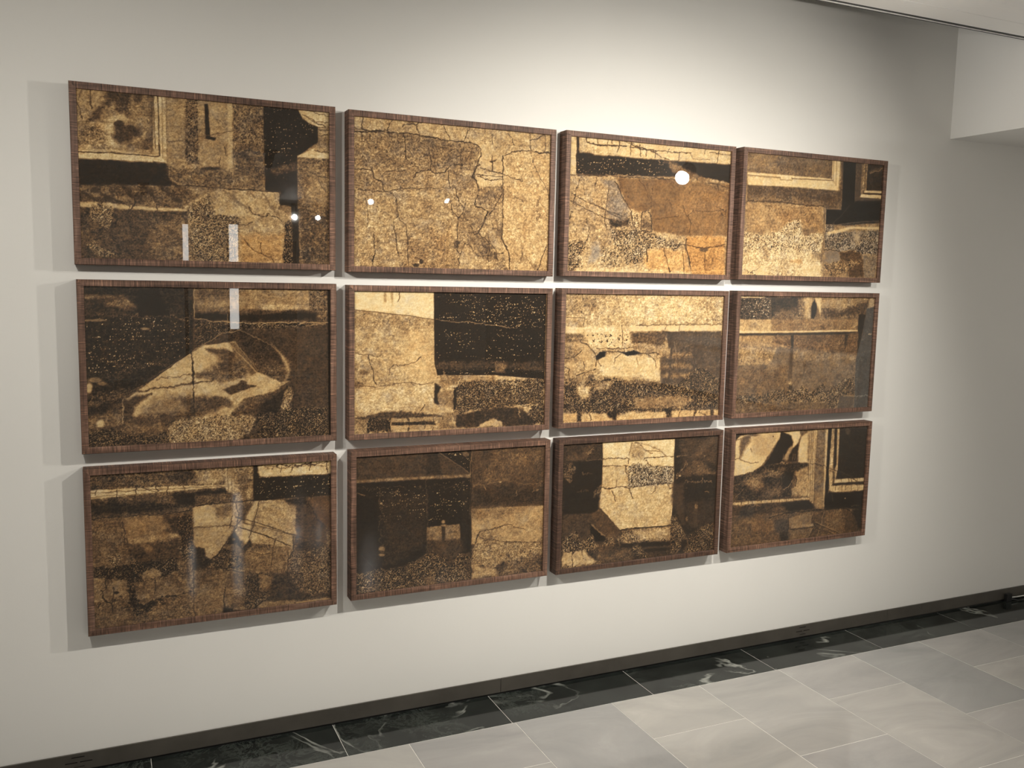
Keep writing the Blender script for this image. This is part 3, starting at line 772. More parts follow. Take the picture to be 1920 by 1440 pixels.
['P',.2,.15,0,1,3.6,5.8,[378,599,699,620,700,630,378,610]],
['P',.08,.12,0,1,2.2,2.2,[705,9,1001,6,1026,687,709,660,701,501,711,364]],
['P',.2,.2,0,1,21.6,14.4,[729,11,1001,9,997,180,840,131,769,203]],
['P',.28,.2,-.05,1,15.9,11.5,[802,122,927,34,956,16,987,18,841,138]],
['P',.3,.35,.15,1,7.2,8.7,[724,219,790,179,841,138,894,147,967,197,999,213,992,232,845,221,770,228]],
['P',.14,.12,0,1,14.4,7.2,[800,372,1008,376,1008,507,900,536,808,527]],
['P',.2,.12,0,1,5.8,5.8,[853,376,876,378,884,528,857,526]],
['E',.5,.5,0,.9,[869,407,879,408,869,421]],
['E',.4,.5,0,.8,[809,476,820,477,810,493]],
['P',.18,.1,0,1,10.1,5.8,[700,262,772,267,799,507,769,504,702,363]],
['C',2.9,.7,3,[725,225,767,177,796,147]],
['C',2.9,.6,3,[787,262,923,252,971,282]],
['C',2.9,.3,3,[786,102,788,294]],
['C',2.9,.6,2,[719,106,794,109]],
['E',.85,.2,0,.9,[748,221,757,221,749,226]],
['E',.6,.2,0,.9,[912,117,920,117,912,120]],
['C',2.9,.6,2,[927,327,951,326]],
['P',.36,.9,0,1,5.8,7.2,[702,447,725,449,777,524,819,587,773,589,775,634,739,669,705,666]],
['P',.32,.9,0,1,5.8,15.9,[819,593,863,552,930,520,1008,520,1013,679,792,669,820,620]],
['P',.42,1.0,0,1,5.8,15.9,[10,511,50,485,90,482,132,536,193,505,208,550,251,585,277,532,319,530,341,570,308,610,13,584]],
['P',.36,1.0,0,1,5.8,7.2,[456,588,492,592,561,663,539,676,451,632]],
['P',.7,.3,0,1,4.3,7.2,[26,586,141,580,169,614,226,657,199,673,12,679,14,615]],
['C',4.3,.2,1,[73,585,79,665]],
['C',4.3,.2,1.5,[134,579,142,629,164,650]],
['C',7.2,.08,2,[26,580,66,590,140,573]],
['P',.3,.4,0,1,11.5,13.0,[223,588,450,613,452,676,233,667]],
['P',.2,.25,0,1,8.7,10.1,[236,565,349,577,344,633,253,635]],
['P',.5,.8,0,1,5.8,7.2,[11,651,144,666,254,660,254,673,12,679]],
['P',.34,.8,0,1,5.8,8.7,[198,260,238,233,239,276,199,303]]],
'23':[['B',.3,.3,0],
['P',.84,.12,0,1,3.0,3.0,[7,35,39,14,173,4,330,6,326,35,267,114,201,197,138,228,8,245,10,127]],
['P',.12,.15,0,1,3.0,3.0,[-7,-6,102,-3,32,14,7,41,-1,46]],
['P',.34,.25,-.1,1,10.6,7.6,[40,31,103,17,112,52,73,96,54,130,47,141]],
['P',.7,.15,0,1,30.4,12.1,[124,18,275,6,321,35,267,108,197,150,130,100]],
['E',.3,.2,0,.8,[138,10,181,13,139,22]],
['E',.66,.2,0,.5,[213,116,257,119,215,140]],
['C',3.8,.35,1,[7,41,68,24,117,21]],
['C',4.6,.3,1,[66,50,51,95,44,141,5,147]],
['C',4.6,.3,1,[44,144,84,166,127,178,184,173]],
['C',4.6,.2,1,[118,87,130,111]],
['E',.2,.1,0,.9,[276,29,283,30,277,35]],
['E',.35,.2,0,.6,[93,25,109,26,93,33]],
['P',.07,.06,0,1,3.0,3.8,[330,6,430,8,427,70,421,93,387,139,375,173,346,189,215,198,262,143,325,41]],
['P',.82,.12,0,1,3.8,3.8,[355,7,467,7,481,37,458,83,422,111,423,70,409,33]],
['P',.6,.2,.1,1,6.1,6.1,[413,87,429,100,395,151,390,174,359,167,372,138]],
['P',.1,.1,0,1,4.6,3.8,[472,78,466,143,458,185,391,192,403,152,429,106]],
['P',.8,.14,0,1,4.6,4.6,[484,37,551,11,559,173,550,203,473,192,468,126]],
['P',.5,.2,0,1,7.6,6.1,[533,28,551,17,561,197,545,196]],
['E',.35,.2,-.2,.8,[498,14,513,15,499,25]],
['C',2.3,.6,1,[357,137,355,172]],
['C',2.3,.6,1,[376,138,374,173]],
['C',2.3,.6,1,[394,139,392,175]],
['C',2.3,.6,1,[432,141,430,177]],
['C',2.3,.6,1,[447,142,445,178]],
['P',.12,.35,0,1,4.6,7.6,[8,248,138,234,215,198,332,197,542,202,546,257,455,250,436,297,436,411,13,388]],
['P',.34,.6,0,1,10.6,13.7,[70,276,177,272,351,255,378,221,290,227,117,244]],
['P',.5,.4,.15,1,15.2,13.7,[119,274,191,267,223,317,181,337,78,300]],
['P',.28,.4,0,1,19.7,15.2,[238,329,371,328,360,387,198,379]],
['P',.06,.08,0,1,7.6,7.6,[380,245,447,250,436,297,401,330,357,351]],
['P',.6,.35,.1,1,7.6,9.1,[455,250,551,221,573,404,465,395,441,369,473,300]],
['C',6.1,.1,1,[449,274,466,299,461,335]],
['P',.5,.4,0,1,4.6,6.1,[432,350,462,347,458,395,442,387]],
['C',4.6,.6,1,[372,352,415,325,436,297]],
['C',4.6,.08,2,[8,248,117,235,215,201,288,203,376,200,482,204,581,205,636,220,691,239]],
['C',3.0,.55,3,[14,295,119,274,263,260,365,244]],
['C',3.0,.45,1,[19,376,86,318]],
['C',3.0,.8,2,[338,183,392,204]],
['P',.66,.3,0,1,2.3,2.3,[551,11,604,8,604,212,607,456,575,441,566,416,558,209]],
['C',3.0,.25,.5,[560,12,578,423]],
['C',3.0,.3,.5,[573,9,595,442]],
['C',2.3,.3,.5,[587,10,611,450]],
['P',.84,.1,0,1,2.3,1.5,[581,8,592,8,596,212,589,211]],
['P',.42,.25,-.15,1,3.0,2.3,[608,8,677,7,682,217,688,487,612,468,606,212]],
['P',.76,.15,0,1,3.0,2.3,[669,6,689,6,692,291,692,487,684,487,675,229]],
['P',.56,.25,.1,1,12.1,6.1,[618,395,681,400,688,490,624,475]],
['P',.05,.06,-.2,1,3.0,2.3,[689,6,720,6,717,269,718,379,702,476,694,463,694,291]],
['P',.7,.35,0,1,2.3,3.0,[716,6,739,7,741,221,748,357,726,380,713,268]],
['P',.1,.1,0,1,2.3,2.3,[740,7,761,7,769,223,756,259,746,234]],
['P',.7,.25,0,1,2.3,2.3,[759,7,779,7,784,261,765,321,757,271,769,223]],
['P',.09,.1,0,1,3.0,2.3,[779,7,1007,8,1011,330,776,317,783,249]],
['E',.25,.15,-.3,.8,[844,26,868,27,846,50]],
['P',.8,.2,0,1,2.3,3.8,[764,316,1006,325,1006,346,758,340]],
['P',.12,.1,0,1,2.3,2.3,[754,340,1006,348,1008,367,740,353]],
['P',.76,.3,0,1,3.0,5.3,[724,355,1008,367,1009,399,887,401,751,394,722,376]],
['C',3.0,.12,1,[816,316,821,337]],
['C',3.0,.12,1,[771,355,775,383]],
['C',3.0,.12,1,[872,320,877,342]],
['C',3.0,.12,1,[827,360,831,388]],
['C',3.0,.12,1,[896,321,902,344]],
['C',3.0,.12,1,[852,361,856,390]],
['C',3.0,.12,1,[945,325,950,347]],
['C',3.0,.12,1,[900,365,904,393]],
['C',3.0,.12,1,[994,329,1000,351]],
['C',3.0,.12,1,[949,369,953,397]],
['C',3.8,.15,1,[691,239,748,255,821,276,879,305,947,341]],
['E',.5,.5,0,.9,[736,261,763,263,737,268]],
['P',.05,.06,0,1,3.8,3.0,[723,395,887,406,1009,405,1003,521,839,500,696,494,697,414]],
['E',.85,.1,0,.9,[856,441,863,441,856,446]],
['C',3.8,.2,1,[748,406,763,450]],
['C',2.3,.5,2,[911,497,976,496]],
['P',.7,.3,0,1,3.0,3.0,[10,394,199,400,573,411,578,428,347,422,11,414]],
['C',4.6,.2,.8,[10,392,199,398,573,410]],
['C',3.0,.5,2,[11,419,201,424]],
['C',3.0,.15,1,[70,390,73,411]],
['C',3.0,.15,1,[120,392,123,413]],
['C',3.0,.15,1,[148,393,152,414]],
['C',3.0,.15,1,[210,396,214,417]],
['C',3.0,.15,1,[287,399,290,420]],
['C',3.0,.15,1,[346,402,350,423]],
['C',3.0,.15,1,[398,404,402,425]],
['C',3.0,.15,1,[451,406,455,427]],
['P',.16,.25,0,1,4.6,4.6,[11,417,348,425,574,428,607,456,625,485,427,488,15,475]],
['P',.05,.06,0,1,7.6,6.1,[363,429,575,431,608,468,617,484,412,487,380,466]],
['P',.24,.35,.2,1,13.7,10.6,[304,442,395,456,412,487,279,493]],
['P',.14,.15,-.5,1,18.2,7.6,[58,438,152,446,155,494,62,491]],
['C',6.8,.04,1,[280,511,412,493,580,496,696,497,831,501]],
['P',.3,.3,.1,1,18.2,7.6,[17,505,148,505,159,666,19,663]],
['P',.36,.25,.35,1,9.1,6.1,[148,505,310,520,315,598,154,588]],
['P',.2,.2,-.4,1,9.1,6.1,[310,526,422,530,422,633,330,600]],
['P',.3,.3,.2,1,10.6,7.6,[154,600,353,614,364,658,158,654]],
['P',.1,.2,0,1,9.1,9.1,[360,603,428,603,432,671,372,664]],
['C',5.3,.1,1,[139,534,146,588]],
['P',.46,.25,0,1,3.8,3.0,[429,525,596,503,601,571,433,580]],
['P',.4,.2,-.1,1,6.1,3.0,[512,520,588,512,592,564,520,570]],
['P',.56,.25,0,1,3.0,3.0,[448,572,616,573,622,592,449,590]],
['C',6.8,.1,.8,[442,596,618,598]],
['P',.38,.25,0,1,3.8,3.8,[439,605,619,604,584,662,443,666]],
['P',.24,.3,0,1,4.6,3.8,[611,505,705,507,662,664,592,663,626,592]],
['C',9.1,.5,.5,[697,509,680,585,654,656]],
['C',6.1,.5,.6,[608,511,585,564]],
['C',6.1,.1,1,[615,554,633,593,592,656]],
['E',.45,.3,.3,.8,[639,517,658,518,640,526]],
['P',.36,.3,.15,1,6.1,6.1,[709,507,840,510,900,556,861,665,789,667,678,665,711,588]],
['P',.22,.25,.2,1,18.2,7.6,[840,506,922,532,969,600,966,656,869,662]],
['P',.07,.08,0,1,10.6,6.1,[921,514,1003,518,1007,657,971,625,932,546]],
['C',3.8,.08,.6,[624,573,705,606,845,666]],
['C',3.8,.08,.6,[634,605,731,639,797,668]],
['C',3.0,.55,.6,[632,569,729,609,852,663]],
['C',5.3,.05,1,[839,503,897,518,940,553,977,600,1001,634]],
['C',4.6,.08,1.5,[421,512,425,573,417,663]]],
}

# ------------------------------------------------------------ helpers
def tag(o, label=None, cat=None, group=None, kind=None):
    for k, v in (('label', label), ('category', cat), ('group', group), ('kind', kind)):
        if v: o[k] = v
    return o
def empty(name, loc):
    o = bpy.data.objects.new(name, None); C.objects.link(o); o.location = loc; o.empty_display_size = .1; return o
def link(name, me, mat, parent=None, loc=(0, 0, 0)):
    o = bpy.data.objects.new(name, me); C.objects.link(o)
    if mat and not me.materials: me.materials.append(mat)
    if parent: o.parent = parent
    o.location = loc; return o
def box(bm, x0, x1, y0, y1, z0, z1):
    v = [bm.verts.new(p) for p in ((x0,y0,z0),(x1,y0,z0),(x1,y1,z0),(x0,y1,z0),(x0,y0,z1),(x1,y0,z1),(x1,y1,z1),(x0,y1,z1))]
    for f in ((3,2,1,0),(4,5,6,7),(0,1,5,4),(1,2,6,5),(2,3,7,6),(3,0,4,7)): bm.faces.new([v[i] for i in f])
def tomesh(bm, name, bevel=0, seg=1, smooth=False):
    if bevel: bmesh.ops.bevel(bm, geom=bm.edges[:], offset=bevel, segments=seg, affect='EDGES', profile=.5)
    me = bpy.data.meshes.new(name); bm.to_mesh(me); bm.free()
    if smooth:
        for p in me.polygons: p.use_smooth = True
    return me
def boxmesh(name, *b, bevel=0): bm = bmesh.new(); box(bm, *b); return tomesh(bm, name, bevel)
def cyl(bm, p, d, r0, r1, n=24, cap=True):
    p, d = Vector(p), Vector(d); q = d.to_track_quat('Z', 'Y'); rings = []
    for r, c in ((r0, p), (r1, p + d)):
        rings.append([bm.verts.new(c + q @ Vector((r*math.cos(2*math.pi*i/n), r*math.sin(2*math.pi*i/n), 0))) for i in range(n)])
    for i in range(n): bm.faces.new((rings[0][i], rings[0][(i+1)%n], rings[1][(i+1)%n], rings[1][i]))
    if cap: bm.faces.new(rings[0][::-1]); bm.faces.new(rings[1])

# ------------------------------------------------------------ materials
def mat(name):
    m = bpy.data.materials.new(name); m.use_nodes = True; nt = m.node_tree; b = nt.nodes['Principled BSDF']
    return m, nt, b
def nd(nt, t, **kw):
    n = nt.nodes.new(t)
    for k, v in kw.items():
        if hasattr(n, k): setattr(n, k, v)
        else: n.inputs[k.replace('_', ' ')].default_value = v
    return n
def ramp(nt, fac, stops):
    r = nt.nodes.new('ShaderNodeValToRGB'); e = r.color_ramp.elements
    while len(e) < len(stops): e.new(.5)
    for i, (p, c) in enumerate(stops): e[i].position = p; e[i].color = (*c, 1)
    nt.links.new(fac, r.inputs[0]); return r.outputs[0]
def noise(nt, scale, detail=4, rough=.55, vec=None, dist=0, dim='3D'):
    n = nd(nt, 'ShaderNodeTexNoise', Scale=scale, Detail=detail, Roughness=rough, Distortion=dist)
    if vec is not None: nt.links.new(vec, n.inputs['Vector'])
    return n.outputs[0]
def objco(nt, scale=(1, 1, 1), rot=(0, 0, 0), world=False):
    if world: src = nt.nodes.new('ShaderNodeNewGeometry').outputs['Position']
    else: src = nt.nodes.new('ShaderNodeTexCoord').outputs['Object']
    mp = nd(nt, 'ShaderNodeMapping'); mp.inputs['Scale'].default_value = scale; mp.inputs['Rotation'].default_value = rot
    nt.links.new(src, mp.inputs[0]); return mp.outputs[0]
def bump(nt, b, h, strength=.1, dist=.002):
    n = nd(nt, 'ShaderNodeBump', Strength=strength, Distance=dist); nt.links.new(h, n.inputs['Height']); nt.links.new(n.outputs[0], b.inputs['Normal'])
def mth(nt, op, a, b_=None, clamp=False):
    n = nt.nodes.new('ShaderNodeMath'); n.operation = op; n.use_clamp = clamp
    for i, x in enumerate((a, b_)):
        if x is None: continue
        if isinstance(x, (int, float)): n.inputs[i].default_value = x
        else: nt.links.new(x, n.inputs[i])
    return n.outputs[0]
def mix(nt, f, a, b_, mode='MIX'):
    n = nt.nodes.new('ShaderNodeMix'); n.data_type = 'RGBA'; n.blend_type = mode
    for sock, x in ((n.inputs[0], f), (n.inputs[6], a), (n.inputs[7], b_)):
        if isinstance(x, (int, float)): sock.default_value = x
        elif isinstance(x, tuple): sock.default_value = (*x, 1)
        else: nt.links.new(x, sock)
    return n.outputs[2]

def plaster(name, col):
    m, nt, b = mat(name); co = objco(nt, world=True)
    n = noise(nt, 1.3, 3, .5, co)
    nt.links.new(ramp(nt, n, [(.3, tuple(c*.975 for c in col)), (.7, col)]), b.inputs['Base Color'])
    b.inputs['Roughness'].default_value = .62; b.inputs['Specular IOR Level'].default_value = .25
    bump(nt, b, noise(nt, 260, 3, .6, co), .12, .001); return m
MWALL = plaster('wall_paint', (.80, .785, .745))
MCEIL = plaster('ceiling_paint', (.84, .83, .80))
MHALL = plaster('hall_paint', (.62, .60, .56))
def walnut(name, axis, tint=1.0):
    m, nt, b = mat(name)
    s = {'x': (1, 14, 14), 'z': (14, 14, 1)}[axis]
    co = objco(nt, s, world=True); g = noise(nt, 5, 6, .6, co, .6)
    s2 = {'x': (1, .05, .05), 'z': (.05, .05, 1)}[axis]
    saw = noise(nt, 270, 2, .7, objco(nt, s2, world=True))         # cross-cut saw marks
    big = noise(nt, 3, 2, .5, objco(nt, world=True))
    base = ramp(nt, g, [(.3, (.078*tint, .044*tint, .030*tint)), (.55, (.168*tint, .096*tint, .066*tint)), (.75, (.26*tint, .158*tint, .113*tint))])
    tick = ramp(nt, saw, [(.38, (.5, .5, .5)), (.48, (1, 1, 1)), (.58, (1.0, 1.0, 1.0)), (.66, (2.1, 1.95, 1.8))])
    c = mix(nt, 1.0, base, tick, 'MULTIPLY')
    c = mix(nt, 1.0, c, ramp(nt, big, [(.3, (.8, .8, .8)), (.7, (1.15, 1.12, 1.1))]), 'MULTIPLY')
    nt.links.new(c, b.inputs['Base Color']); b.inputs['Roughness'].default_value = .58; b.inputs['Specular IOR Level'].default_value = .3
    bump(nt, b, saw, .35, .0012); return m
WX, WZ = walnut('walnut_horizontal', 'x'), walnut('walnut_vertical', 'z')
WXD, WZD = walnut('dark_walnut_horizontal', 'x', .62), walnut('dark_walnut_vertical', 'z', .62)

def marble(name, kind):
    m, nt, b = mat(name)
    rnd = nt.nodes.new('ShaderNodeObjectInfo').outputs['Random']
    co = objco(nt, world=True)
    off = nt.nodes.new('ShaderNodeVectorMath'); off.operation = 'ADD'; nt.links.new(co, off.inputs[0])
    k = mth(nt, 'MULTIPLY', rnd, 37.0); cmb = nt.nodes.new('ShaderNodeCombineXYZ')
    for i in range(3): nt.links.new(k, cmb.inputs[i])
    nt.links.new(cmb.outputs[0], off.inputs[1]); v = off.outputs[0]
    if kind == 'white':
        mp = nd(nt, 'ShaderNodeMapping'); mp.inputs['Scale'].default_value = (1.6, 3.6, 1); mp.inputs['Rotation'].default_value = (0, 0, .75); nt.links.new(v, mp.inputs[0])
        n1 = noise(nt, 1.1, 6, .6, mp.outputs[0], 1.2)
        c = ramp(nt, n1, [(.25, (.315, .315, .315)), (.45, (.375, .368, .365)), (.62, (.42, .41, .405)), (.82, (.52, .51, .50))])
        t = ramp(nt, rnd, [(0, (.84, .86, .85)), (.35, (.94, .93, .91)), (.7, (1.02, 1.01, .98)), (1, (1.14, 1.12, 1.05))])
        c = mix(nt, 1.0, c, t, 'MULTIPLY')
        rough = .085
    else:
        n0 = noise(nt, 1.7, 5, .5, v, .7)
        vein = mth(nt, 'ABSOLUTE', mth(nt, 'SUBTRACT', n0, .5)); vein = mth(nt, 'SUBTRACT', 1.0, mth(nt, 'MULTIPLY', vein, 90.0), True)
        brk = noise(nt, 5, 3, .5, v); brk = mth(nt, 'MULTIPLY', mth(nt, 'SUBTRACT', brk, .47, True), 6.0, True)
        fine = noise(nt, 11, 9, .78, v, 1.2); fv = mth(nt, 'SUBTRACT', 1.0, mth(nt, 'MULTIPLY', mth(nt, 'ABSOLUTE', mth(nt, 'SUBTRACT', fine, .52)), 18.0), True)
        fm = mth(nt, 'MULTIPLY', mth(nt, 'SUBTRACT', noise(nt, 2.4, 2, .5, v), .42, True), 5.0, True)
        base = ramp(nt, noise(nt, 6, 5, .6, v), [(.3, (.0065, .0075, .007)), (.7, (.022, .026, .023))])
        c = mix(nt, mth(nt, 'MULTIPLY', fv, mth(nt, 'MULTIPLY', fm, .35)), base, (.13, .15, .13))
        c = mix(nt, mth(nt, 'MULTIPLY', vein, brk), c, (.30, .31, .28))
        rough = .07
    nt.links.new(c, b.inputs['Base Color']); b.inputs['Roughness'].default_value = rough; b.inputs['IOR'].default_value = 1.5 if kind == 'white' else 1.36
    return m
MW, MB = marble('white_marble', 'white'), marble('black_marble', 'black')
def plain(name, col, rough=.5, metal=0, spec=.5, nscale=40, amt=.12):
    m, nt, b = mat(name); n = noise(nt, nscale, 3, .6, objco(nt, world=True))
    nt.links.new(ramp(nt, n, [(.3, tuple(c*(1-amt) for c in col)), (.7, tuple(c*(1+amt) for c in col))]), b.inputs['Base Color'])
    b.inputs['Roughness'].default_value = rough; b.inputs['Metallic'].default_value = metal; b.inputs['Specular IOR Level'].default_value = spec; return m
MGROUT = plain('grout', (.72, .70, .65), .8)
MBRONZE = plain('bronze_metal', (.100, .090, .076), .38, .3, .5, 8, .15)
MBLACK = plain('black_plastic', (.012, .012, .012), .5)
MTRIM = plain('black_trim', (.03, .028, .024), .6)
MWHITE = plain('white_metal', (.75, .74, .70), .45)
MBACK = plain('backing_board', (.22, .17, .12), .8)
MHOUSE = plain('lamp_housing', (.02, .02, .02), .45)
def emis(name, col, s):
    m, nt, b = mat(name); b.inputs['Emission Color'].default_value = (*col, 1); b.inputs['Emission Strength'].default_value = s
    b.inputs['Base Color'].default_value = (.9, .9, .9, 1); return m
MLENS = emis('lamp_lens', (1, .95, .86), 60); MSTRIP = emis('fill_strip_diffuser', (1, .965, .9), 3)
def glass():
    m, nt, b = mat('picture_glass'); nt.nodes.remove(b); out = nt.nodes['Material Output']
    ge = nt.nodes.new('ShaderNodeNewGeometry'); dt = nt.nodes.new('ShaderNodeVectorMath'); dt.operation = 'DOT_PRODUCT'
    nt.links.new(ge.outputs['Incoming'], dt.inputs[0]); nt.links.new(ge.outputs['Normal'], dt.inputs[1])
    fz = mth(nt, 'ADD', mth(nt, 'MULTIPLY', mth(nt, 'POWER', mth(nt, 'SUBTRACT', 1.0, mth(nt, 'ABSOLUTE', dt.outputs['Value']), True), 5.0), .96), .04)   # Schlick
    tr = nt.nodes.new('ShaderNodeBsdfTransparent'); gl = nd(nt, 'ShaderNodeBsdfGlossy', Roughness=.012)
    tr.inputs[0].default_value = (.985, .99, .985, 1)
    f = fz
    mx = nt.nodes.new('ShaderNodeMixShader'); nt.links.new(f, mx.inputs[0]); nt.links.new(tr.outputs[0], mx.inputs[1]); nt.links.new(gl.outputs[0], mx.inputs[2])
    nt.links.new(mx.outputs[0], out.inputs[0]); return m
MGLASS = glass()
def print_mat():
    m, nt, b = mat('sepia_print')
    at = nd(nt, 'ShaderNodeAttribute'); at.attribute_name = 'tone'; sp = nt.nodes.new('ShaderNodeSeparateColor'); nt.links.new(at.outputs['Color'], sp.inputs[0])
    co = objco(nt); n1 = noise(nt, 480, 3, .75, co); n2 = noise(nt, 1000, 2, .6, co)
    g = mth(nt, 'ADD', mth(nt, 'MULTIPLY', mth(nt, 'SUBTRACT', n1, .5), 1.5), mth(nt, 'MULTIPLY', mth(nt, 'SUBTRACT', n2, .5), 1.2))
    t = mth(nt, 'ADD', sp.outputs[0], mth(nt, 'MULTIPLY', g, mth(nt, 'MULTIPLY', sp.outputs[2], 1.1)), True)
    c = ramp(nt, t, [(0, (.020, .015, .011)), (.10, (.036, .025, .017)), (.3, (.124, .071, .039)), (.5, (.290, .170, .081)), (.7, (.56, .358, .165)), (.86, (.79, .57, .285)), (1, (.95, .80, .50))])
    h = sp.outputs[1]   # .5 neutral, above = orange, below = grey
    up = mth(nt, 'MULTIPLY', mth(nt, 'SUBTRACT', h, .5, True), 1.6, True); dn = mth(nt, 'MULTIPLY', mth(nt, 'SUBTRACT', .5, h, True), 1.6, True)
    c = mix(nt, up, c, mix(nt, 1.0, c, (1.12, .82, .48), 'MULTIPLY'))
    bw = nt.nodes.new('ShaderNodeRGBToBW'); nt.links.new(c, bw.inputs[0]); gc = nt.nodes.new('ShaderNodeCombineColor')
    for i, s in enumerate((1.04, 1.0, .93)): nt.links.new(mth(nt, 'MULTIPLY', bw.outputs[0], s), gc.inputs[i])
    c = mix(nt, dn, c, gc.outputs[0])
    nt.links.new(c, b.inputs['Base Color']); b.inputs['Roughness'].default_value = .7; b.inputs['Specular IOR Level'].default_value = .15
    return m
MPRINT = print_mat()

# ------------------------------------------------------------ the room
CEIL = 2.72; CY = -.290; BX = 3.755; BZ = 2.347; TOP = 3.05
def struct(name, me, m, parent=None): o = link(name, me, m, parent); o['kind'] = 'structure'; return o
X0, X1, YF = -4.2, 9.0, -12.0
struct('wall_back', boxmesh('wall_back', X0, X1, WALL_Y, WALL_Y+.2, -.05, TOP+.1), MWALL)
struct('wall_left', boxmesh('wall_left', X0-.2, X0, YF-.2, WALL_Y+.2, -.05, TOP+.1), MHALL)
struct('wall_right', boxmesh('wall_right', X1, X1+.2, YF-.2, WALL_Y+.2, -.05, TOP+.1), MHALL)
struct('wall_front', boxmesh('wall_front', X0-.2, X1+.2, YF-.2, YF, -.05, TOP+.1), MHALL)
# dropped bulkhead running out from the picture wall at the right
struct('bulkhead_right', boxmesh('bulkhead', BX, X1, -3.4, WALL_Y, BZ, TOP), MWALL)
# ceiling: an edge panel, a joint, a second panel with a rounded edge, then the raised ceiling
bm = bmesh.new(); box(bm, X0, BX, -4.0, -.70, 2.838, 2.9); box(bm, X0, X1, YF, -3.4, 2.78, 2.9); struct('ceiling', tomesh(bm, 'ceiling'), MCEIL)
struct('ceiling_cove_top', boxmesh('cove', X0, X1, -.62, WALL_Y, TOP, TOP+.1), MCEIL)
bm = bmesh.new(); box(bm, X0, BX, -.453, CY-.042, CEIL, TOP); struct('ceiling_edge_panel', tomesh(bm, 'edge', .0015), MCEIL)
bm = bmesh.new(); n = 10; prof = [(-.4565, CEIL), (-.565, CEIL)] + [(-.565-.13*math.sin(a), CEIL+.12*(1-math.cos(a))) for a in [math.pi/2*i/n for i in range(1, n+1)]] + [(-.70, 2.95), (-.4565, 2.95)]
rings = [[bm.verts.new((x, y, z)) for y, z in prof] for x in (X0, BX)]
for i in range(len(prof)): j = (i+1) % len(prof); bm.faces.new((rings[0][i], rings[1][i], rings[1][j], rings[0][j]))
bm.faces.new(rings[0]); bm.faces.new(rings[1][::-1]); bmesh.ops.recalc_face_normals(bm, faces=bm.faces[:])
struct('ceiling_rounded_panel', tomesh(bm, 'rounded'), MCEIL)
t = struct('trim_1', boxmesh('trim_body', X0, BX, CY-.0418, CY, CEIL+.002, TOP), MBLACK)
link('trim_lip', boxmesh('lip', X0, BX, CY-.022, CY-.016, CEIL-.001, CEIL+.004), MWHITE, t)
struct('trim_2', boxmesh('joint_filler', X0, BX, -.4564, -.4531, CEIL+.002, CEIL+.1), MBLACK)

# baseboard: dark metal lengths with a shadow gap below and slotted vents
bb = struct('baseboard_back', boxmesh('baseboard_core', X0, X1, WALL_Y-.006, WALL_Y, .0, .058), MBLACK)
def board(x0, x1, vents):
    bm = bmesh.new(); segs = []; cur_ = x0
    y0, y1 = WALL_Y-.0125, WALL_Y-.0065
    zs = [.010, .0195, .0225, .0345, .0385, .052, .056, .0665]
    # a panel with real slots cut through it
    xs = sorted({x0, x1} | {round(c+v, 4) for c in vents for v in (-.041, -.022, -.016, -.005, .003, .016, .017, .040)})
    def slot(xa, xb, k):
        m = (xa+xb)/2
        return any((k == 5 and -.022 < m-c < .017) or (k == 1 and -.016 < m-c < .016) or (k == 3 and (-.041 < m-c < -.005 or .003 < m-c < .040)) for c in vents)
    for i in range(len(xs)-1):
        for k in range(len(zs)-1):
            if not slot(xs[i], xs[i+1], k): box(bm, xs[i], xs[i+1], y0, y1, zs[k], zs[k+1])
    bmesh.ops.remove_doubles(bm, verts=bm.verts[:], dist=1e-5)
    me = tomesh(bm, 'baseboard_length')
    o = link('baseboard_length', me, MBRONZE, bb)
    for xx in (x0+.22, x1-.22):
        b2 = bmesh.new(); cyl(b2, (xx, y0+.0005, .05), (0, -.0016, 0), .004, .003, 12); link('screw', tomesh(b2, 'screw'), MBRONZE, o)
board(X0, -.62, []); board(-.6185, 1.4715, [-.04]); board(1.4735, 3.55, [3.017]); board(3.5515, 5.6, []); board(5.6015, X1, [])

# floor: grout bed, black border slabs, white marble in running bond
fl = struct('floor', boxmesh('floor_bed', X0, X1, YF, WALL_Y+.2, -.05, -.0006), MGROUT)
random.seed(5)
def slab_mesh(w, d, g=.0016): return boxmesh('slab', g/2, w-g/2, g/2, d-g/2, -.03, 0.0, bevel=.0007)
bmsh = slab_mesh(.621, .240, .0014); bmsh.materials.append(MB)
k0 = int((X0-.80)/.621); x = .80 + k0*.621
while x < X1-.6: link('border_slab', bmsh, None, fl, (x, -.187, 0)); x += .621
wcol = .4145; wm = slab_mesh(wcol, .596); wm.materials.append(MW); hm = slab_mesh(wcol, .298); hm.materials.append(MW)
far = bmesh.new()
i0 = int((X0-1.018)/wcol)
for i in range(i0, int((X1-1.018)/wcol)):
    x = 1.018 + i*wcol; y = -.187
    first = True; half = (i % 2 == 0)
    while y > YF+.6:
        d = .298 if (first and half) else .596
        first = False; y -= d
        if -.7 < x < 5.0 and y > -2.6: link('floor_tile', hm if d < .4 else wm, None, fl, (x, y, random.uniform(-.0003, .0003)))
        else: box(far, x+.0008, x+wcol-.0008, y+.0008, y+d-.0008, -.02, 0)
ft = link('distant_floor_tiles', tomesh(far, 'distant_tiles'), MW, fl); ft['kind'] = 'stuff'

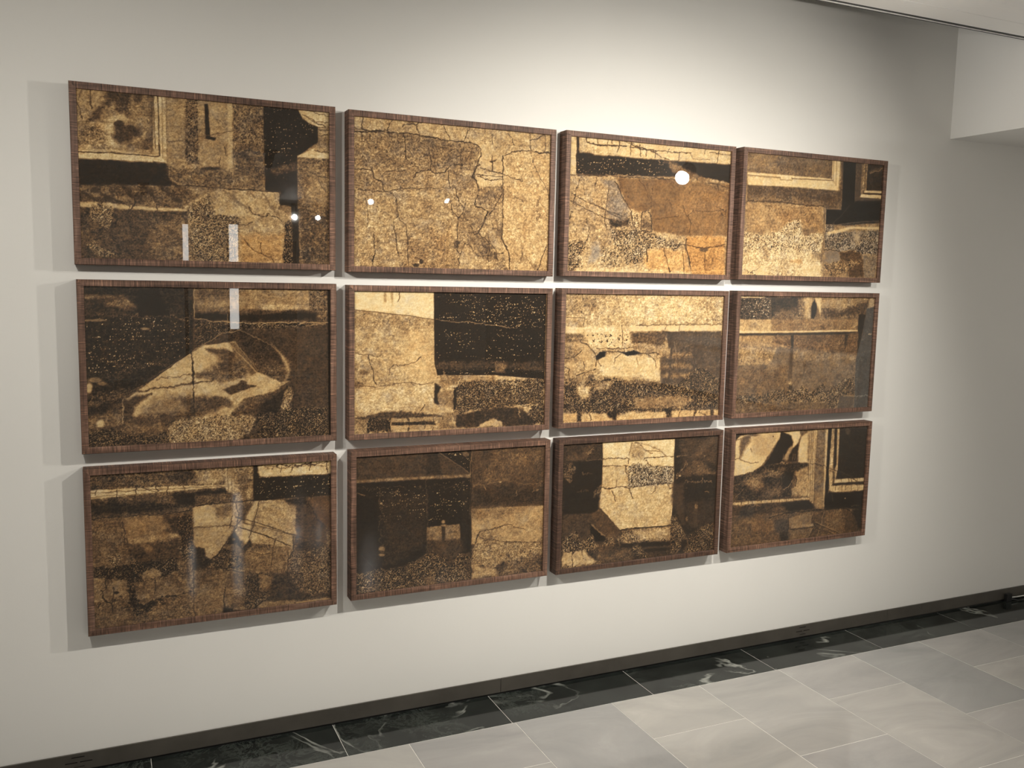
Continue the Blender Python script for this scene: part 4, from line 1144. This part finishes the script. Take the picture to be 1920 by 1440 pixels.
# small black socket box and lead by the skirting at the far right
bx = empty('socket_box', (4.41, .030, 0)); tag(bx, 'small black cable box on the floor against the dark baseboard at far right', 'cable box')
bm = bmesh.new(); box(bm, -.020, .020, -.008, .010, .0, .043); link('box_body', tomesh(bm, 'box_body', .002, 2), MBLACK, bx)
def lead(name, pts, r, m):
    bm = bmesh.new(); pts = [Vector(p) for p in pts]
    for a, b_ in zip(pts, pts[1:]): cyl(bm, a, b_-a, r, r, 10)
    return link(name, tomesh(bm, name, smooth=True), m, bx)
lead('cable', [(.018, -.004, .012), (.05, -.02, .006), (.15, -.035, .005), (.4, -.05, .005), (1.0, -.04, .005)], .0045, MBLACK)
tag(lead('white_lead', [(.019, .0, .020), (.06, -.002, .018), (.2, .0, .016), (.5, .0, .016)], .003, MWHITE), 'thin white lead above the black cable')

# ------------------------------------------------------------ lamps
def spot_lamp(loc, aim, watts, cone, blend, label, group, ceil, lens=.043, rad=.011):
    r = empty('track_spotlight', (loc[0], loc[1], ceil)); tag(r, label, 'spotlight', group)
    L = Vector(loc) - Vector((loc[0], loc[1], ceil)); d = (Vector(aim)-Vector(loc)).normalized()
    bm = bmesh.new(); cyl(bm, L, -d*.15, lens+.008, lens+.004, 28, False); cyl(bm, L-d*.012, -d*.138, lens+.003, .02, 28); link('housing', tomesh(bm, 'housing', smooth=False), MHOUSE, r)
    bm = bmesh.new(); cyl(bm, L-d*.010, d*.002, lens, lens, 28); link('lens', tomesh(bm, 'lens'), MLENS, r)
    st = L - d*.09
    bm = bmesh.new(); cyl(bm, st, Vector((st.x, st.y, 0))-st, .008, .008, 12); link('stem', tomesh(bm, 'stem'), MHOUSE, r)
    bm = bmesh.new(); box(bm, st.x-.07, st.x+.07, st.y-.02, st.y+.02, -.03, 0); link('track_adapter', tomesh(bm, 'adapter', .002), MHOUSE, r)
    o = link_light('spot_beam', 'SPOT', Vector(loc)+d*.006, watts, WARM, aim, spot_size=math.radians(cone), spot_blend=blend, shadow_soft_size=rad)
for k, (loc, aim, w, cone, bl) in enumerate(SPOTS):
    spot_lamp(loc, aim, w, cone, bl, ['black track spotlight aimed at the left end of the picture wall', 'black track spotlight aimed at the middle of the picture wall', 'black track spotlight aimed at the right end, mirrored as a white disc in the glass', 'added black track spotlight at the far left, turned across the wall to the right'][k], 'track spotlights on the picture wall', 2.836)
HLAB = ['hall spotlight by the far wall, left one of the pair glinting beside the urn print', 'hall spotlight by the far wall, right one of the pair glinting beside the urn print',
 'hall spotlight glinting in the left part of the cracked plaster print', 'hall spotlight glinting mid-way in the cracked plaster print',
 'added hall spotlight lighting the left end of the far wall', 'added hall spotlight in front of the far wall, just left of centre', 'added hall spotlight turned to the long white counter', 'added hall spotlight turned to the right hand side wall', 'added hall spotlight in front of the two glow columns']
for k, (loc, aim, w) in enumerate(HALL):
    spot_lamp(loc, aim, w, 80, 1.0, HLAB[k], 'hall spotlights', 2.78, .036, .034)
spot_lamp((6.2, -2.0, 2.16), (4.5, 0, .9), 34, 70, 1.0, 'added black spotlight under the bulkhead, washing the bare wall right of the pictures', 'added bulkhead spotlights', BZ-.001, .036, .03)  # added unseen lamp that brightens the bare wall at the right
for x in (0.0, 3.4):  # housings for the added fill strips
    x1 = min(x+1.32, BX-.02)
    s = empty('added_strip_luminaire', (x, -2.35, 2.836)); tag(s, 'added white ceiling strip light, %s of the two over the viewer' % ('left' if x < 1 else 'right'), 'added ceiling light', 'added strip lights')
    bm = bmesh.new(); box(bm, -1.32, x1-x, -.17, .17, -.17, -.001); link('housing', tomesh(bm, 'strip_housing', .003), MWHITE, s)

# added unseen floor uplighter left of the pictures, to brighten bulkhead and ceiling edge
p = empty('added_uplighter', (-.6, -1.1, 0)); tag(p, 'added short black floor uplighter left of the pictures, out of view', 'added floor lamp')
d = (Vector((3.8, -.75, 2.66))-Vector((-.6, -1.1, .3))).normalized()
bm = bmesh.new(); cyl(bm, (0, 0, 0), (0, 0, .02), .12, .12, 28); cyl(bm, (0, 0, .02), (0, 0, .17), .012, .012, 12); link('base', tomesh(bm, 'uplight_base'), MHOUSE, p)
bm = bmesh.new(); cyl(bm, Vector((0, 0, .3)), -d*.14, .06, .045, 28, True); link('head', tomesh(bm, 'uplight_head'), MHOUSE, p)
link_light('added_uplight_beam', 'SPOT', Vector((-.6, -1.1, .3))+d*.01, 240, (1, .975, .94), (3.8, -.75, 2.66), spot_size=math.radians(27), spot_blend=1.0, shadow_soft_size=.05)
# glow columns, counter and pale picture added in the hall for the glass reflections
MGLOW = emis('added_glow_diffuser', (1, .97, .92), 6.5)
for px, py, w, z0, h, lab in ((1.49, -8.0, .10, 1.0, 2.22, 'tall glow column added in the hall behind for its reflection, brighter right one'), (.96, -8.0, .06, 1.55, 2.2, 'short glow column added in the hall behind for its reflection, left one')):
    p = empty('added_glow_column', (px, py, 0)); tag(p, lab, 'added floor lamp', 'added hall glow columns')
    link('post', boxmesh('post', -.02, .02, -.02, .02, .03, h+.02, bevel=.002), MHOUSE, p); link('base', boxmesh('base', -.14, .14, -.14, .14, 0, .03, bevel=.003), MHOUSE, p)
    link('diffuser', boxmesh('diffuser', -w/2, w/2, .02, .05, z0, h, bevel=.004), MGLOW, p)
p = empty('counter', (8.0, -8.2, 0)); tag(p, 'long low white counter added along the right wall of the hall behind for its reflection', 'counter')
link('body', boxmesh('counter_body', .05, .95, -2.6, 2.6, .08, .76, bevel=.004), MWHITE, p); link('top', boxmesh('counter_top', 0, .98, -2.65, 2.65, .76, .80, bevel=.004), MWHITE, p); link('plinth', boxmesh('counter_plinth', .1, .95, -2.55, 2.55, 0, .08), MBLACK, p)
p = empty('added_pale_picture', (5.0, YF, 1.75)); tag(p, 'pale framed picture added on the far wall of the hall behind for its reflection', 'picture')
bm = bmesh.new(); box(bm, -.6, .6, 0, .02, 0, .9); link('sheet', tomesh(bm, 'sheet'), MWHITE, p, (0, .02, 0))
for a_ in ((-.65, .65, 0, .05, -.05, 0), (-.65, .65, 0, .05, .9, .95), (-.65, -.6, 0, .05, 0, .9), (.6, .65, 0, .05, 0, .9)): link('frame_rail', boxmesh('pale_rail', *a_), MTRIM, p)
# dark doorways on the far wall
for k, (a, b_) in enumerate(((-1.6, -.2), (1.9, 3.0), (6.4, 7.8))):
    struct('door_%d' % (k+1), boxmesh('doorway', a, b_, YF, YF+.02, 0, 2.2), MTRIM)

# ------------------------------------------------------------ painting the prints (tone, hue, grain per vertex)
def nz(rs, ny, nx, sig):
    a = rs.standard_normal((ny, nx)); fy = np.fft.fftfreq(ny)[:, None]; fx = np.fft.rfftfreq(nx)[None]
    a = np.fft.irfft2(np.fft.rfft2(a)*np.exp(-2*(np.pi*sig)**2*(fy**2+fx**2)), s=(ny, nx)); return a/a.std()
def segd(px, py, pts, closed):
    x, y = np.array(pts[0::2], float), np.array(pts[1::2], float); n = len(x); d2 = np.full(px.shape, 1e12); ins = np.zeros(px.shape, bool)
    for i in range(n if closed else n-1):
        j = (i+1) % n; ax, ay, bx_, by = x[i], y[i], x[j], y[j]; dx, dy = bx_-ax, by-ay; L = dx*dx+dy*dy+1e-9
        t = np.clip(((px-ax)*dx+(py-ay)*dy)/L, 0, 1); d2 = np.minimum(d2, (px-ax-t*dx)**2+(py-ay-t*dy)**2)
        if closed and abs(dy) > 1e-9: ins ^= ((ay > py) != (by > py)) & (px < dx*(py-ay)/dy+ax)
    d = np.sqrt(d2); return np.where(ins, -d, d) if closed else d
def paint(ops, nx, ny, hh, seed):
    rs = np.random.RandomState(seed); U, V = np.meshgrid(np.linspace(0, 1000, nx), np.linspace(0, hh, ny)); cell = 1000/nx
    T = np.full(U.shape, .5); G = np.full(U.shape, .4); H = np.zeros(U.shape)
    def warp():
        o = []
        for _ in range(2): o.append(.45*nz(rs, ny, nx, 14/cell)+.4*nz(rs, ny, nx, 5/cell)+.3*nz(rs, ny, nx, 2.2/cell))
        return o
    bank = [warp() for _ in range(4)]; soft = [.6*nz(rs, ny, nx, 16/cell)+.5*nz(rs, ny, nx, 6/cell) for _ in range(3)]
    fine = nz(rs, ny, nx, .75); fine2 = nz(rs, ny, nx, .45); mid = nz(rs, ny, nx, 4/cell); horiz = np.zeros_like(T)
    a = rs.standard_normal((ny, nx)); ker = np.exp(-2*(np.pi)**2*((3.2/cell*4*np.fft.rfftfreq(nx)[None])**2+(1.6/cell*np.fft.fftfreq(ny)[:, None])**2)); horiz = np.fft.irfft2(np.fft.rfft2(a)*ker, s=(ny, nx)); horiz /= horiz.std()
    cracks = []
    for q, o in enumerate(ops):
        k = o[0]; wx, wy = bank[q % 4]
        if k == 'B': T[:] = o[1]; G[:] = o[2]; H[:] = o[3]
        elif k == 'P':
            _, t, g, h, al, s, w, pts = o; d = segd(U+wx*(w*.42), V+wy*(w*.42), pts, True) + soft[q % 3]*min(s, 14)*.22
            m = np.clip(.5-d/(1.6*s+cell), 0, 1)*al; T += m*(t-T); G += m*(g-G); H += m*(h-H)
        elif k == 'E':
            _, t, g, h, al, p = o; cx, cy = p[0], p[1]; a1 = np.array([p[2]-cx, p[3]-cy], float); b1 = np.array([p[4]-cx, p[5]-cy], float)
            det = a1[0]*b1[1]-a1[1]*b1[0]; u = ((U-cx)*b1[1]-(V-cy)*b1[0])/det; v = (a1[0]*(V-cy)-a1[1]*(U-cx))/det
            r = np.sqrt(u*u+v*v)+.16*soft[q % 3]; m = np.clip((1.15-r)/.5, 0, 1)*al; T += m*(t-T); G += m*(g-G); H += m*(h-H)
        elif k == 'C': cracks.append((q, o))
        elif k == 'S':
            d = segd(U+wx*4, V+wy*4, o[2], True); m = np.clip(.5-d/10, 0, 1); th = 2.05-.75*o[1]
            sp = np.clip((fine2*1.05+horiz*.55-th-.42)*2.6, 0, 1)*m; T += sp*(.88-T)
        elif k == 'D':
            d = segd(U+wx*4, V+wy*4, o[1], True); m = np.clip(.5-d/12, 0, 1); sp = np.clip((fine-.9)*2, 0, 1)*m; T += sp*(.1-T)
        elif k == 'K':
            _, sc_, am, pts = o; d = segd(U, V, pts, True); m = np.clip(.5-d/20, 0, 1); x0, x1, y0, y1 = min(pts[0::2]), max(pts[0::2]), min(pts[1::2]), max(pts[1::2])
            n = int(np.clip((x1-x0)*(y1-y0)/sc_**2, 4, 140)); P = np.stack([rs.uniform(x0, x1, n), rs.uniform(y0, y1, n)], 1)
            f1 = np.full(U.shape, 1e9); f2 = f1.copy(); uu, vv = U+wx*9, V+wy*9
            for px, py in P:
                e = np.hypot(uu-px, vv-py); f2 = np.minimum(f2, np.maximum(f1, e)); f1 = np.minimum(f1, e)
            ln = np.clip(1.1-(f2-f1)/3.2, 0, 1)*m*am*np.clip(.5+soft[q % 3]*.6, 0, 1); T += ln*(.1-T)*.9
    # grain, foam, mottling
    fo = np.clip((G-.55)/.4, 0, 1); rid = 1-1.9*np.abs(nz(rs, ny, nx, .62)); rid2 = 1-1.9*np.abs(nz(rs, ny, nx, .45))
    T += G*(1-fo)*(.13*fine+.07*mid+.12*fine2+.06*horiz) + fo*G*(.22*rid+.20*rid2+.09*fine)
    T += .05*soft[0]*np.clip(G*2.5, .2, 1)*np.clip(T*3, .2, 1)
    fl_ = np.clip((nz(rs, ny, nx, .55)-2.1)*1.2, 0, 1)*np.clip(G*2, 0, 1)*.5; T += fl_*(np.where(T > .45, .15, .8)-T)
    for q, o in cracks:
        _, w, t, j, pts = o; w *= .92; wx, wy = bank[q % 4]; d = segd(U+wx*3.2*j, V+wy*3.2*j, pts, False)
        wv = w*.5*(1+.35*soft[q % 3]); m = np.clip((np.maximum(wv, .75*cell)-d)/(cell*.9)+.4, 0, 1)*np.clip(w/(cell*1.0), .5, 1)*np.clip(1.15+.25*soft[(q+1) % 3], .6, 1)
        if w > 7: m = np.clip(1.1-d/(w*.6)+.12*mid, 0, 1)
        T += m*(t-T)*.92
        if t < .3 and w < 9:
            m2 = np.clip(1-np.abs(d-w*1.1)/(w*.9), 0, 1)*.12; T += m2*(np.clip(T+.2, 0, .95)-T)
    H = H+.10*soft[1]+.05*mid
    out = np.zeros((ny, nx, 4), np.float32); out[..., 0] = np.clip(T, .0, 1); out[..., 1] = np.clip(.5+H*.5, 0, 1); out[..., 2] = np.clip(G, 0, 1)*np.clip(T*2.2+.12, 0, 1); out[..., 3] = 1
    return out

# ------------------------------------------------------------ the twelve framed prints
FH = .5450; FW = .0205; DP = WALL_Y-.0005
LABELS = {'00': 'print with an urn at its right edge, leftmost of the top row',
'01': 'golden print of cracked plaster with two pale rounded panels',
'02': 'print with pale moulding along its top and rusty orange lower right corner',
'03': 'print with pale moulding above a bright crusty patch, rightmost of top row',
'10': 'dark print with a large pale leaf shaped oval lying on its side',
'11': 'print split into a plain golden left half and black right half',
'12': 'bright golden print with a narrow jagged black hole in crumbling plaster',
'13': 'print with a long horizontal shelf band, rightmost of the middle row',
'20': 'brown print with a torn pale flap hanging in its middle, bottom left',
'21': 'mostly black print with a tan block filling its lower right',
'22': 'darker framed print with one pale square pillar between black areas',
'23': 'print of a pale draped torso beside mouldings, bottom right'}
def quadmesh(name, vs, fs): me = bpy.data.meshes.new(name); me.from_pydata(vs, [], fs); me.update(); return me
def rail(x0, x1, z0, z1, side, w, h):
    """mitred picture rail, front arrises eased, with a rebate behind the sight edge"""
    prof = [(0, DP), (0, .0018), (.0014, 0), (FW-.0012, 0), (FW, .0012), (FW, DP-.006), (FW-.002, DP-.006), (FW-.002, DP)]
    vs = []
    for end in (0, 1):
        for a, y in prof:
            if side == 'bottom': p = (a if not end else w-a, y, -h+a)
            elif side == 'top': p = (a if not end else w-a, y, -a)
            elif side == 'left': p = (a, y, -a if not end else -h+a)
            else: p = (w-a, y, -a if not end else -h+a)
            vs.append(p)
    n = len(prof); fs = [(i, (i+1) % n, n+(i+1) % n, n+i) for i in range(n)] + [tuple(range(n))[::-1], tuple(range(n, 2*n))]
    me = quadmesh('rail', vs, fs); bm = bmesh.new(); bm.from_mesh(me); bmesh.ops.recalc_face_normals(bm, faces=bm.faces[:]); bm.to_mesh(me); bm.free(); return me
COLRES = {0: (400, 265), 1: (380, 255), 2: (320, 215), 3: (300, 200)}
for key in sorted(FRAMES):
    x0, w, zt = FRAMES[key]; col = int(key[1]); h = FH
    root = empty('framed_print', (x0+w/2, 0, zt-h)); tag(root, LABELS[key], 'framed print', 'twelve framed sepia prints on the wall')
    off = (-w/2, 0, h); dark = key == '22'
    for side in ('top', 'bottom', 'left', 'right'):
        m = (WXD if dark else WX) if side in ('top', 'bottom') else (WZD if dark else WZ)
        link('frame_rail', rail(0, 0, 0, 0, side, w, h), m, root, off)
    link('backing_board', boxmesh('backing', FW, w-FW, .012, DP-.004, -h+FW, -FW), MBACK, root, off)
    link('glass_pane', boxmesh('glass', FW+.0002, w-FW-.0002, .0050, .0068, -h+FW+.0002, -FW-.0002), MGLASS, root, off)
    nx, ny = COLRES[col]; wd, hd = w-2*FW, h-2*FW
    px = np.linspace(0, wd, nx); pz = np.linspace(0, -hd, ny); PX, PZ = np.meshgrid(px, pz)
    co = np.stack([PX, np.full_like(PX, .009), PZ], -1).reshape(-1, 3).astype(np.float32)
    idx = np.arange(nx*ny).reshape(ny, nx); q = np.stack([idx[1:, :-1], idx[1:, 1:], idx[:-1, 1:], idx[:-1, :-1]], -1).reshape(-1, 4)
    # back face and rim give the sheet its thickness
    b0 = nx*ny; co = np.vstack([co, np.array([(0, .0118, 0), (wd, .0118, 0), (wd, .0118, -hd), (0, .0118, -hd)], np.float32)])
    q = np.vstack([q, [[b0, b0+1, b0+2, b0+3], [idx[0, 0], idx[0, -1], b0+1, b0], [idx[-1, -1], idx[-1, 0], b0+3, b0+2], [idx[0, -1], idx[-1, -1], b0+2, b0+1], [idx[-1, 0], idx[0, 0], b0, b0+3]]])
    me = bpy.data.meshes.new('print_sheet'); me.vertices.add(len(co)); me.vertices.foreach_set('co', co.ravel())
    me.loops.add(q.size); me.loops.foreach_set('vertex_index', q.ravel().astype(np.int32)); me.polygons.add(len(q))
    me.polygons.foreach_set('loop_start', np.arange(0, q.size, 4, dtype=np.int32)); me.polygons.foreach_set('loop_total', np.full(len(q), 4, np.int32)); me.update(calc_edges=True)
    at = me.color_attributes.new('tone', 'FLOAT_COLOR', 'POINT'); data = np.full((len(co), 4), .2, np.float32)
    data[:nx*ny] = paint(PRINTS[key], nx, ny, hd/wd*1000, 11+int(key)).reshape(-1, 4); at.data.foreach_set('color', data.ravel())
    link('print_sheet', me, MPRINT, root, (FW-w/2, 0, h-FW))
    for hx in (.18, w-.18): link('wall_hook', boxmesh('hook', hx-.01, hx+.01, DP-.012, DP-.0002, -.05, -.03), MBLACK, root, off)
